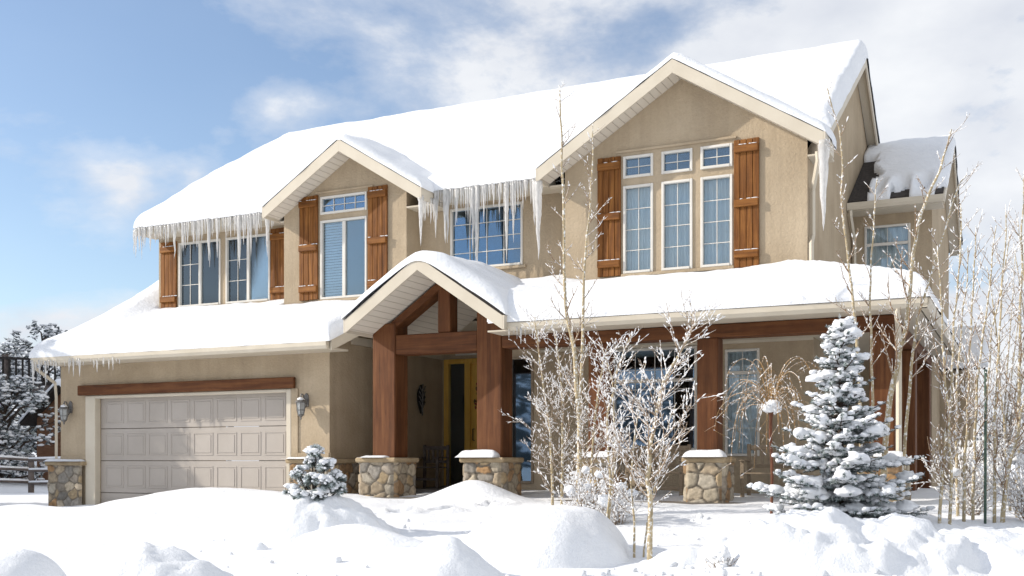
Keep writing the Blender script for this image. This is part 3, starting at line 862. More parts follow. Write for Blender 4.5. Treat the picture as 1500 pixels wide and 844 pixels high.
# --- front door ----------------------------------------------------------
YD = 21.0
mb = MB()
for (a, b) in ((-11.68, -11.57), (-11.16, -11.02), (-10.13, -10.02)): mb.box(a, b, YD-0.05, YD+0.1, 0.5, 3.30, 0.008)
for (a, b) in ((-11.57, -11.16), (-11.02, -10.13)): mb.box(a, b, YD-0.05, YD+0.1, 3.20, 3.30, 0.008)
fd = mb.build('door_frame', DOORW, H)
p = MB(); p.box(-11.57, -11.16, YD+0.03, YD+0.036, 0.5, 3.20); p.build('side_light', GLASS, fd)
mb = MB(); mb.box(-11.02, -10.13, YD+0.02, YD+0.07, 0.5, 3.20, 0.004)
for (za, zb) in ((0.7, 1.35), (1.5, 2.2), (2.35, 3.05)):
    for (a, b) in ((-10.93, -10.62), (-10.53, -10.22)): mb.box(a, b, YD+0.004, YD+0.021, za, zb, 0.008)
dd = mb.build('front_door', DOORW, H)
mb = MB(); mb.tube([(-10.95, YD+0.02, 1.5), (-10.95, YD-0.04, 1.5), (-10.95, YD-0.04, 1.75), (-10.95, YD+0.02, 1.75)], 0.012, 6); mb.build('handle', DARKIRON, dd)
window(*wE[1], YD, 3, 0, name='transom_window')

# ------------------------------------------------------------------ roof snow
def graded(a, b, step, edge_a=True, edge_b=True):
    n = max(2, int((b-a)/step)); e = [0.0, 0.004, 0.015, 0.035, 0.065, 0.10, 0.15, 0.21, 0.28]
    pts = set()
    for i in range(n+1):
        x = a+(b-a)*i/n
        pts.add(round(x, 4))
    if edge_a: pts = {q for q in pts if q > a+0.30} | {round(a+q, 4) for q in e}
    if edge_b: pts = {q for q in pts if q < b-0.30} | {round(b-q, 4) for q in e}
    return sorted(pts)
def snow_field(label, base, thick, x0, x1, y0, y1, ex=(1, 1), ey=(1, 1), step=0.12, mask=None, rad=0.30, rough=0.03, seed=0.0, drop=0.02, extra=None, rlim=1.4):
    """snow lying on a roof: base(x,y) is the roof surface, thick(x,y) the depth, rounded at the free edges"""
    xs = graded(x0, x1, step, *[bool(q) for q in ex]); ys = graded(y0, y1, step, *[bool(q) for q in ey])
    mb = MB(); n = len(xs); ids = {}; cells = []
    for j in range(len(ys)-1):
        for i in range(n-1):
            if mask is None or mask((xs[i]+xs[i+1])/2, (ys[j]+ys[j+1])/2): cells.append((i, j))
    cs = set(cells)
    def edge(x, y):
        d = 9.0
        if ex[0]: d = min(d, x-x0)
        if ex[1]: d = min(d, x1-x)
        if ey[0]: d = min(d, y-y0)
        if ey[1]: d = min(d, y1-y)
        t = thick(x, y); r = max(0.05, min(rad*(1+0.35*nz(x*1.3+seed, y*1.3)), t*rlim))
        e = min(1.0, max(0.0, d/r))
        return t*math.sqrt(max(0.0, 1-(1-e)**2)), e
    def vid(i, j, top):
        k = (i, j, top)
        if k not in ids:
            x, y = xs[i], ys[j]; b = base(x, y)
            if top:
                h, e = edge(x, y)
                z = b+h+min(1, e)*rough*fbm(x*0.9+seed, y*0.9, seed, 3)+min(1, e)*rough*0.35*fbm(x*4+seed, y*4, seed, 3)
                if extra: z += extra(x, y)*e
                z = max(z, b-drop+0.002)
                wx = 0.018*nz(x*3+seed, y*3, 1.0); wy = 0.018*nz(x*3+seed, y*3, 7.0)
            else: z = b-drop; wx = 0.018*nz(x*3+seed, y*3, 1.0); wy = 0.018*nz(x*3+seed, y*3, 7.0)
            ids[k] = len(mb.v); mb.v.append((x+wx, y+wy, z))
        return ids[k]
    for (i, j) in cells:
        mb.f.append((vid(i, j, 1), vid(i+1, j, 1), vid(i+1, j+1, 1), vid(i, j+1, 1)))
        for (di, dj, a, b) in ((0, -1, (i, j), (i+1, j)), (1, 0, (i+1, j), (i+1, j+1)), (0, 1, (i+1, j+1), (i, j+1)), (-1, 0, (i, j+1), (i, j))):
            if (i+di, j+dj) not in cs:
                mb.f.append((vid(*b, 1), vid(*a, 1), vid(*a, 0), vid(*b, 0)))
    o = mb.build('roof_snow', SNOW, None, True)
    tag(o, label, 'snow')
    return o
def soft_roof(d, k=0.25):  # |d| with a rounded ridge
    return math.sqrt(d*d+k*k)-k*0.35
# main
def mbase(x, y): return ridgeZ-ms*abs(y-ridgeY)
def mthick(x, y):
    f = sstep(17.85, 20.5, y) if y < ridgeY else 1
    t = 0.25+0.13*f
    return t
def mextra(x, y):
    c = sstep(-10.9, -10.0, x)*(1-sstep(-8.1, -7.2, x))*(1-sstep(18.0, 18.9, y))
    if c > 0:
        a = nz(x*2.6+3, y*2.0, 5)*0.16+nz(x*6, y*5, 8)*0.09
        return c*max(-0.22, a-0.03)
    r = (0.035*fbm(x*0.35, y*1.3, 6.0, 4)+0.02*nz(x*0.8+y*2.2, y*0.6, 2.0))*sstep(0.3, 1.6, x-mxl)*sstep(0.2, 1.5, abs(y-ridgeY))
    if y < 18.6: r += 0.05*nz(x*3.1, 2.0, 4.0)
    return r
snow_field('thick smooth snow covering the long main roof', mbase, mthick, mxl-0.05, mxr+0.06, eaveY-0.06, 28.6, (1, 1), (1, 1), 0.13, rad=0.17, rough=0.025, seed=2.0, extra=mextra,
           mask=lambda x, y: y > 18.62 or x < -13.72 or (-10.35 < x < -7.60))
def gbase(p, zp, s): return lambda x, y: zp-s*(soft_roof(x-p, 0.12))
def gthick(y0, t0, t1, dy=1.2): return lambda x, y: t0+(t1-t0)*sstep(y0, y0+dy, y)
snow_field('snow on the smaller gable roof, drifted into the valley', lambda x, y: min(g1z-g1s*abs(x-g1p), 9), lambda x, y: (0.13+0.17*sstep(17.4, 18.6, y))*(1 if x > g1p else 0.8), -13.86, -10.14, 17.36, 20.3, (1, 1), (1, 0), 0.1, rad=0.22, rough=0.025, seed=5.0,
           mask=lambda x, y: y < 18.5+1.9*(1-abs(x-g1p)/1.83))
snow_field('snow on the larger gable roof above the triple window', lambda x, y: g2z-g2s*abs(x-g2p), lambda x, y: (0.14+0.16*sstep(17.4, 18.6, y))*(1.1 if x > g2p else 0.8), -7.83, -2.82, 17.36, 21.0, (1, 1), (1, 0), 0.1, rad=0.22, rough=0.025, seed=8.0,
           mask=lambda x, y: y < 18.4+2.6*(1-abs(x-g2p)/2.5))
snow_field('deep rounded snow on the entry gable roof', lambda x, y: ez-es*(soft_roof(x-ep, 0.2)-0.0), lambda x, y: (0.17 if x < ep else 0.17+0.10*sstep(0.0, 0.5, x-ep))+0.06*sstep(15.2, 16.5, y), -10.42, -7.34, 15.15, YS-0.03, (1, 1), (1, 0), 0.09, rad=0.30, rough=0.03, seed=11.0,
           extra=lambda x, y: 0.03*nz(x*2.0, y*2.0, 3.0))
def gsx(x, y): return gz(y)
def gthk(x, y):
    t = 0.30-0.03*sstep(16.5, 18.4, y)
    t += 0.55*sstep(16.4, 20.4, y)*sstep(XL+0.15, XL-0.6, x)
    return t
snow_field('thick snow sheet on the low garage roof', gsx, gthk, -18.84, -11.24, geY-0.13, 22.0, (1, 1), (1, 0), 0.11, rad=0.34, rough=0.04, seed=14.0,
           mask=lambda x, y: (y < YB-0.01) or (x < -13.73 and y < YS-0.01) or (x < XL-0.01))
snow_field('snow filling the corner between garage roof and entry gable', gsx, lambda x, y: 0.28, -11.3, -9.9, 17.2, YS-0.02, (0, 0), (1, 0), 0.1, seed=15.0,
           mask=lambda x, y: (y < YB-0.01) or x > -10.79)
def pthk(x, y):
    t = 0.34
    t += 0.12*math.exp(-((x+2.9)**2+(y-17.2)**2)/0.9)
    if x < -6.8: t += 0.10*sstep(-6.8, -8.0, x)
    return t
snow_field('thick snow along the long porch roof, wrapping the corner', lambda x, y: prz(x, y), pthk, -8.8, pxr+0.14, peY-0.14, 24.2, (0, 1), (1, 0), 0.12, rad=0.36, rough=0.05, seed=17.0,
           mask=lambda x, y: (x > ep+0.1 and prz(x, y)+0.30 > ez-es*abs(x-ep) or x > -7.35) and not ((x < XR+0.005 and y > YB-0.005 and x > -7.49) or (y > YS-0.01 and x < XR+.005) or (y > WY-0.01 and x < WX+0.01)))
def wthk(x, y):
    return 0.17
def wmask(x, y):
    if x < -2.88+0.26*nz(x*2, y*2.0, 4)+0.12*(25-y)/2 and y < 24.6: return False
    if y < 22.55+0.2*nz(x*5, 1, 1) and abs(math.sin((x+3.1)*3.6)) < 0.62: return False
    return True
def wextra(x, y):
    c = 1-sstep(22.6, 23.2, y)
    return c*(0.22*math.sin((x+3.1)*7.2)**2-0.17)
snow_field('blue shaded snow with slumped scallops on the wing roof', lambda x, y: wrZ-(wrZ-weZ)/(wrY-weY)*abs(y-wrY), wthk, XR+0.02, -1.36, weY-0.06, 28.3, (0, 1), (1, 0), 0.06, rad=0.26, rough=0.03, seed=20.0, extra=wextra, mask=wmask)
snow_field('snow on the low bump-out roof at the house end', lambda x, y: 3.05+(y-24.7)*0.352, lambda x, y: 0.22, WX+.01, -0.7, 24.65, 27.4, (0, 1), (1, 0), 0.1, rad=0.2, seed=22.0)
# snow caps on piers
def snow_cap(label, x0, x1, y0, y1, z, t, seed, keep=None):
    o = snow_field(label, lambda x, y: z, lambda x, y: t, x0, x1, y0, y1, (1, 1), (1, 1), 0.05, rad=0.16, rough=0.03, seed=seed, drop=0.0, mask=keep, rlim=4)
    o.name = 'snow_pad'; return o
snow_cap('thin snow patch on the stone pier left of the entry', -10.5, -10.0, 15.85, 16.01, 1.106, 0.05, 31)
snow_cap('thick snow pad on the stone pier right of the entry', -8.56, -7.86, 15.80, 16.015, 1.106, 0.13, 32)
snow_cap('snow pad on the stone pier behind the aspen clump', -6.48, -5.82, 15.82, 16.03, 1.106, 0.10, 33)
snow_cap('snow pad on the lone stone pier right of the aspens', -4.70, -4.06, 15.82, 16.03, 1.106, 0.11, 34)
snow_cap('snow pad on the stone pier behind the spruce', -2.15, -1.5, 15.82, 16.03, 1.106, 0.10, 36)
snow_cap('snow on the ledge of the stone base left of garage door', -19.05, -17.96, YG-0.17, YG-0.03, 1.036, 0.06, 35)
snow_cap('snow on the ledge of the stone base right of garage door', -12.64, -11.62, YG-0.17, YG-0.03, 1.086, 0.04, 37)

# ------------------------------------------------------------------ icicles
def icicle(x, y, z, L, r, label, group, bend=0.0):
    mb = MB(); n = max(5, int(L/0.06)); pts = []; rad = []
    s = rnd.random()*50
    for i in range(n+1):
        t = i/n
        pts.append((x+0.012*nz(t*4+s, 1)+bend*t*t, y+0.012*nz(t*4+s, 5), z-L*t))
        rad.append(max(0.003, r*((1-t)**0.75)*(1+0.28*nz(t*L*14+s, 9))))
    mb.tube(pts, rad, 6)
    o = mb.build('icicle', ICE, None, True)
    tag(o, label, 'icicle', group)
    return o
def row(x0, x1, y, z, step, lmin, lmax, r0, r1, label, group, shape=None, yj=0.02):
    x = x0
    while x < x1:
        t = (x-x0)/(x1-x0)
        L = lmin+(lmax-lmin)*rnd.random()**2.0
        if shape: L *= shape(t)
        L *= max(0.35, 0.95+0.9*nz(x*2.3, z, 3.0)+0.5*nz(x*6.1, z, 9.0))
        icicle(x, y+rnd.uniform(-yj, yj), z+rnd.uniform(-0.005, 0.02), L, rnd.uniform(r0, r1)*(0.55+0.75*L/lmax), label, group)
        x += step*rnd.uniform(0.7, 1.3)
row(mxl+0.02, -13.92, eaveY-0.05, eaveZ-0.06, 0.052, 0.28, 0.85, 0.022, 0.036, 'slim icicle in the dense curtain along the main roof eave above the paired windows', 'icicles along the left main eave', lambda t: 0.75+0.5*t)
row(-10.12, -7.86, eaveY-0.05, eaveZ-0.06, 0.046, 0.28, 1.0, 0.022, 0.040, 'slim icicle in the dense curtain along the eave between the two gables', 'icicles along the eave between the gables', lambda t: 1.15-0.25*t)
row(-18.74, -16.3, geY-0.10, geZ-0.13, 0.066, 0.12, 0.48, 0.016, 0.030, 'short icicle in the row on the garage gutter near its far corner', 'icicles on the garage gutter', lambda t: 1.1-0.3*t)
row(-7.35, -6.9, peY-0.10, peZ-0.15, 0.07, 0.10, 0.30, 0.010, 0.020, 'short icicle in the small row on the porch gutter beside the entry gable', 'icicles on the porch gutter')
for (x, y, z, L, r, lab) in (
    (-10.20, 17.42, 6.02, 0.95, 0.062, 'thick white icicle column from the smaller gable down to the entry gable snow'),
    (-7.80, 17.44, 6.02, 1.40, 0.085, 'thickest long icicle at the lower left corner of the larger gable'),
    (-7.90, 17.50, 6.05, 0.80, 0.05, 'shorter icicle just left of the thick one on the larger gable corner'),
    (-2.87, 17.44, 6.10, 1.42, 0.10, 'long thick icicle at the lower right corner of the larger gable'),
    (-2.92, 17.50, 6.10, 0.9, 0.06, 'shorter icicle fused beside the long one at the right gable corner'),
    (-8.62, 17.84, 6.16, 1.45, 0.055, 'longest slender icicle hanging over the right half of the gridded window'),
    (-8.48, 17.84, 6.16, 1.10, 0.040, 'second long icicle just right of the longest one over the gridded window'),
    (-9.32, 17.84, 6.16, 1.20, 0.045, 'long slender icicle over the left half of the gridded window'),
    (-9.22, 17.84, 6.16, 0.80, 0.040, 'medium icicle just right of the one over the left half of the gridded window'),
    (-9.92, 17.84, 6.16, 0.95, 0.040, 'long icicle left of the gridded window, by the gable valley'),
    (-17.78, 17.86, 6.16, 0.55, 0.025, 'lone icicle at the far end of the main roof eave against the sky'),
    (-17.55, 17.86, 6.16, 0.68, 0.022, 'second icicle from the far end of the main roof eave'),
    (-14.85, 17.84, 6.16, 0.95, 0.034, 'longest icicle in front of the right paired window'),
    (-15.62, 17.84, 6.16, 1.0, 0.03, 'longest icicle in front of the post between the paired windows'),
    (-14.10, 17.84, 6.16, 0.9, 0.05, 'thick icicle where the long eave meets the smaller gable'),
    (-18.35, 15.98, 3.12, 0.52, 0.026, 'longest icicle on the garage gutter'),
):
    icicle(x, y, z, L, r, lab, None)
for i in range(7):
    icicle(-10.24+0.02*i+rnd.uniform(-.02, .02), 17.5+0.06*i, 6.03, rnd.uniform(0.25, 0.55), 0.03, 'small icicle clustered on the lower right corner of the smaller gable', 'icicles on the smaller gable corner')

# ------------------------------------------------------------------ fittings that hang on the house
def lantern(x, y, z, label, group):
    L = empty('wall_lantern', (x, y, z)); tag(L, label, 'wall lamp', group)
    mb = MB(); mb.prism([(x-0.045, z+0.05), (x+0.045, z+0.05), (x+0.06, z+0.16), (x+0.045, z+0.27), (x, z+0.31), (x-0.045, z+0.27), (x-0.06, z+0.16)], 'y', y-0.025, y-0.001); mb.build('back_plate', IRON, L)
    mb = MB(); mb.tube([(x, y-0.02, z+0.10), (x, y-0.07, z+0.18), (x, y-0.12, z+0.28), (x, y-0.17, z+0.285), (x, y-0.185, z+0.23)], 0.014, 6)
    mb.tube([(x, y-0.02, z+0.08), (x, y-0.06, z+0.02), (x, y-0.11, z-0.02), (x, y-0.15, z+0.0)], 0.011, 6); mb.build('bracket', IRON, L, True)
    cy = y-0.185
    mb = MB(); mb.lathe(x, cy, [(0.008, z+0.25), (0.02, z+0.235), (0.02, z+0.215), (0.045, z+0.20), (0.105, z+0.14), (0.105, z+0.125), (0.085, z+0.12)], 8); mb.build('lamp_cap', IRON, L)
    mb = MB(); mb.lathe(x, cy, [(0.085, z+0.12), (0.075, z-0.02), (0.055, z-0.10)], 6); mb.build('lamp_glass', LAMPG, L)
    mb = MB()
    for q in range(6):
        a = math.pi/3*q
        mb.tube([(x+0.088*math.cos(a), cy+0.088*math.sin(a), z+0.125), (x+0.078*math.cos(a), cy+0.078*math.sin(a), z-0.02), (x+0.058*math.cos(a), cy+0.058*math.sin(a), z-0.105)], 0.007, 4)
    mb.lathe(x, cy, [(0.062, z-0.10), (0.064, z-0.115), (0.03, z-0.14), (0.012, z-0.165), (0.018, z-0.18), (0.004, z-0.205)], 8)
    mb.tube([(x+0.08*math.cos(q*math.pi/6), cy+0.08*math.sin(q*math.pi/6), z-0.02) for q in range(13)], 0.006, 4)
    mb.build('lamp_cage', IRON, L)
    mb = MB(); mb.blob((x, cy, z+0.175), 0.075, 0.075, 0.05, 3.0, 0.2); mb.build('snow_dusting', SNOW, L, True)
lantern(-18.42, YG, 2.02, 'iron carriage lantern on the wall left of the garage door', 'iron wall lanterns')
lantern(-12.27, YG, 2.02, 'iron carriage lantern on the wall right of the garage door', 'iron wall lanterns')
# wall ornament on the entry side wall
W = empty('wall_ornament', (-11.72, 20.0, 2.55)); tag(W, 'dark leaf-shaped iron ornament on the shaded entry wall', 'ornament')
mb = MB()
def lf(t): return 0.17*math.sin(math.pi*min(1, t*1.02))**0.8*(0.55+0.6*t)
prof = [(20.0+lf(i/10), 2.06+0.62*i/10) for i in range(11)] + [(20.0-lf(i/10), 2.06+0.62*i/10) for i in range(9, 0, -1)]
mb.prism(prof, 'x', -11.72, -11.69); mb.build('plate', DARKIRON, W)
mb = MB()
for s in (-1, 1):
    for k in range(4):
        z = 2.20+0.11*k
        mb.tube([(-11.675, 20.0, z), (-11.665, 20.0+s*0.07, z+0.05), (-11.67, 20.0+s*0.13, z+0.12)], 0.014, 5)
mb.tube([(-11.67, 20.0, 2.02), (-11.66, 20.0, 2.70)], 0.02, 6); mb.build('scrollwork', IRON, W, True)
# wreath on door
W = empty('door_wreath', (-10.62, YD-0.03, 2.35)); tag(W, 'dried leaf wreath with red berries on the golden front door', 'wreath')
mb = MB(); bb = MB()
for i in range(90):
    a = rnd.uniform(0, 2*math.pi); r = 0.24+rnd.gauss(0, 0.05); c = (-10.62+r*math.cos(a), YD-0.035+rnd.uniform(-0.04, 0.02), 2.45+r*1.15*math.sin(a))
    d = Vector((rnd.gauss(0, 1), rnd.gauss(0, .4), rnd.gauss(0, 1))).normalized()*0.09; e = d.cross(Vector((0, 1, 0.3))).normalized()*0.028
    mb.quad(tuple(Vector(c)-d*0.5), tuple(Vector(c)+e), tuple(Vector(c)+d*0.6), tuple(Vector(c)-e))
    if i % 3 == 0: bb.blob(c, 0.022, 0.022, 0.022, 0, 0.0, 4, 6)
mb.build('leaves', WREATHG, W); bb.build('berries', BERRY, W, True)
# porch benches
def bench(x, y, w, label, z0=0.42, BENCHW=BENCHW):
    B = empty('porch_bench', (x, y, z0)); tag(B, label, 'bench')
    mb = MB()
    for k in range(4): mb.box(x-w/2, x+w/2, y-0.22+k*0.115, y-0.13+k*0.115, z0+0.42, z0+0.445, 0.005)
    mb.build('seat', BENCHW, B)
    mb = MB()
    mb.box(x-w/2+0.05, x+w/2-0.05, y+0.24, y+0.27, z0+0.80, z0+0.88, 0.006); mb.box(x-w/2+0.05, x+w/2-0.05, y+0.24, y+0.27, z0+0.52, z0+0.58, 0.006)
    k = x-w/2+0.1
    while k < x+w/2-0.08: mb.box(k, k+0.045, y+0.246, y+0.264, z0+0.58, z0+0.80); k += 0.11
    mb.build('backrest', BENCHW, B)
    for sx in (-1, 1):
        for (yy, h) in ((y-0.22, 0.62), (y+0.23, 0.9)):
            mb = MB(); cx = x+sx*(w/2-0.02); mb.box(cx-0.028, cx+0.028, yy, yy+0.055, z0, z0+h, 0.006); mb.build('leg', BENCHW, B)
        mb = MB(); cx = x+sx*(w/2-0.02); mb.box(cx-0.04, cx+0.04, y-0.26, y+0.23, z0+0.62, z0+0.645, 0.005); mb.build('armrest', BENCHW, B)
    mb = MB(); mb.box(x-w/2+0.01, x+w/2-0.01, y-0.18, y-0.15, z0+0.16, z0+0.21, 0.005); mb.build('stretcher', BENCHW, B)
bench(-3.55, 17.0, 0.95, 'weathered wooden bench on the porch behind the weeping tree')
bench(-5.45, 17.0, 0.95, 'weathered wooden bench on the porch between two stone piers')
bench(-11.25, 19.6, 0.6, 'dark low bench in the entry beneath the leaf ornament', z0=0.48, BENCHW=FENCEW)

# ------------------------------------------------------------------ snow mounds
VR = R(25.5)
mound('snow_mound', 'largest smooth rounded snow mound in front of the aspen clump', -4.50, 10.22, 0.92, 0.85, 0.54, VR, 0.0, 2, 2.6, 0.08, 0.05, seed=1.0, sharp=0.85)
mound('snow_mound', 'pointed snow mound in the foreground left of the largest mound', -4.82, 8.62, 0.56, 0.62, 0.40, VR, 0.035, 4.5, 1.5, 0.05, 0.04, seed=2.5)
mound('snow_mound', 'broad foreground snow mound with a steep lit left face', -7.38, 7.66, 0.82, 0.62, 0.36, VR, 0.05, 4.0, 1.9, -0.45, 0.045, seed=3.7)
mound('snow_mound', 'shaded foreground snow mound cut by the left picture edge', -8.80, 7.18, 0.62, 0.62, 0.34, VR, 0.0, 2, 2.2, 0.0, 0.045, seed=5.1)
mound('snow_mound', 'snow mound around the foot of the small round pine', -7.85, 11.05, 0.92, 0.78, 0.46, VR, 0.13, 2.8, 2.2, -0.25, 0.05, seed=6.2)
mound('snow_mound', 'low snow ridge trailing right from the small pine', -6.95, 10.55, 0.95, 0.38, 0.22, R(5), 0.02, 2.4, 1.8, -0.5, 0.05, seed=7.2)
mound('snow_bank', 'tall lumpy bank of shovelled snow below the spruce', -1.62, 10.62, 1.42, 0.95, 0.42, VR, 0.16, 2.6, 2.6, -0.05, 0.04, cat='snow bank', seed=8.4)
mound('snow_bank', 'lower lumpy snow bank towards the right picture edge', -0.25, 11.3, 1.5, 0.95, 0.26, VR, 0.12, 2.2, 2.2, 0.0, 0.045, cat='snow bank', seed=9.9)
mound('snow_lump', 'low snow lump between the thin aspens and the snow bank', -3.05, 10.22, 0.40, 0.30, 0.13, VR, 0.05, 4.0, 2.0, 0.0, 0.03, cat='snow lump', seed=10.5)
mound('snow_lump', 'small crumb of snow on the smooth driveway', -7.97, 9.94, 0.11, 0.09, 0.09, VR, 0.02, 6.0, 2.0, 0.0, 0.02, cat='snow lump', seed=12.5)
mound('snow_mound', 'low snow mound under the spruce branches', -1.75, 12.3, 1.2, 0.9, 0.22, VR, 0.06, 2.0, 2.0, 0.0, 0.06, seed=13.5)

rg = random.Random(303); mb = MB()
for i in range(230):
    a = rg.random()
    if i < 150: x = -1.6+rg.gauss(0, 1.1)-0.3; y = 9.9+rg.gauss(0, 0.55)+0.4*(x+1.6)
    else: x = rg.uniform(-9, -3); y = 7.4+rg.random()*6+0.1*(x+9)
    s = 0.012+0.04*rg.random()**3
    mb.blob((x, y, G(x, y)+s*0.3), s*1.2, s*1.2, s, rg.random()*70, 0.4, 5, 6)
tag(mb.build('snow_crumbs', SNOW, None, True), 'loose crumbs of snow scattered over the yard and bank foot', 'snow crumbs', kind='stuff')

# ------------------------------------------------------------------ frosted trees
def bez(pts, n):
    """Catmull-Rom through pts"""
    P = [Vector(p) for p in pts]; out = []
    P = [P[0]*2-P[1]] + P + [P[-1]*2-P[-2]]
    for i in range(1, len(P)-2):
        for k in range(n):
            t = k/n
            out.append(0.5*((2*P[i]) + (P[i+1]-P[i-1])*t + (2*P[i-1]-5*P[i]+4*P[i+1]-P[i+2])*t*t + (3*P[i]-P[i-1]-3*P[i+1]+P[i+2])*t**3))
    out.append(P[-2]); return out

def twig(tb, fb, p, d, L, r, rg, depth, frost, curl=0.25, up=0.15, fsize=0.013, sides=4):
    """a wandering twig with side twigs and rime knots"""
    n = max(3, int(L/0.07)); pts = [p.copy()]; q = p.copy(); dd = d.normalized()
    for i in range(n):
        dd = (dd + Vector((rg.gauss(0, curl), rg.gauss(0, curl), rg.gauss(0, curl)+up))*0.35).normalized()
        q = q+dd*(L/n); pts.append(q.copy())
    rad = [r*(1-0.75*i/n)+0.0012 for i in range(n+1)]
    tb.tube(pts, rad, sides, False)
    for i in range(1, n+1):
        if rg.random() < frost:
            s = fsize*rg.uniform(0.35, 0.85); o = Vector((0, 0, s*0.45))
            m_ = pts[i-1].lerp(pts[i], rg.uniform(0.35, 0.75))
            fb.tube([pts[i-1].lerp(m_, rg.uniform(0, 0.5)), m_+o, pts[i].lerp(m_, rg.uniform(-0.2, 0.4))+o*0.5], [0.002, s, 0.0025], 4, False)
    if depth > 0:
        for i in range(1, n):
            if rg.random() < 0.75:
                t = (pts[i+1]-pts[i]).normalized(); o = t.orthogonal().normalized()
                o.rotate(Matrix.Rotation(rg.uniform(0, 6.283), 3, t))
                sd = (t*0.75+o*0.75+Vector((0, 0, 0.15))).normalized()
                twig(tb, fb, pts[i], sd, L*rg.uniform(0.22, 0.48)*(1-0.35*i/n), r*0.6, rg, depth-1, frost, curl, up, fsize, 3)

def sapling(name, label, group, stems, r0, seed, nb=14, t0=0.25, bl=(0.3, 0.7), depth=1, frost=0.55, ang=0.75, cat='tree', bark=None, tm=None, fsize=0.0115, up=0.2, curl=0.25, extra=None):
    rg = random.Random(seed)
    b = Vector(stems[0][0]); root = empty(name, b); tag(root, label, cat, group)
    tk = MB(); tb = MB(); fb = MB()
    for si, st in enumerate(stems):
        c = bez(st, 6); n = len(c)
        for i in range(1, n): c[i] += Vector((nz(i*0.35+seed, si), nz(i*0.35, seed+si), 0))*0.022*min(1, i/6)
        c[0] = c[0]-Vector((0, 0, 0.15))
        r_ = r0*(1.0 if si == 0 else 0.75)
        rad = [r_*(1-0.82*(i/(n-1))**0.9)+0.002 for i in range(n)]
        tk.tube(c, rad, 7)
        for i in range(n):
            if i > n*0.3 and rg.random() < frost*0.5:
                s = fsize*rg.uniform(0.6, 1.3); fb.octa((c[i].x-rad[i]*0.7, c[i].y-rad[i]*0.5, c[i].z), s*0.8, s*2.6)
        for k in range(nb):
            t = t0+(1-t0)*((k+rg.random())/nb)
            i = min(n-2, int(t*(n-1)))
            tg = (c[i+1]-c[i]).normalized()
            a = rg.uniform(0, 6.283); o = Vector((math.cos(a), math.sin(a), 0))
            d = (tg*(1-ang*0.5)+o*ang).normalized()
            L = rg.uniform(*bl)*(1.0-0.55*(t-t0)/(1-t0+1e-6))
            twig(tb, fb, c[i], d, L, max(0.003, rad[i]*0.42), rg, depth, frost, curl, up, fsize)
    tk.build('trunk', bark or ASPEN, root, True)
    tb.build('twigs', tm or TWIG, root, True)
    if fb.v: tag(fb.build('frost', FROST, root), kind='stuff')
    return root

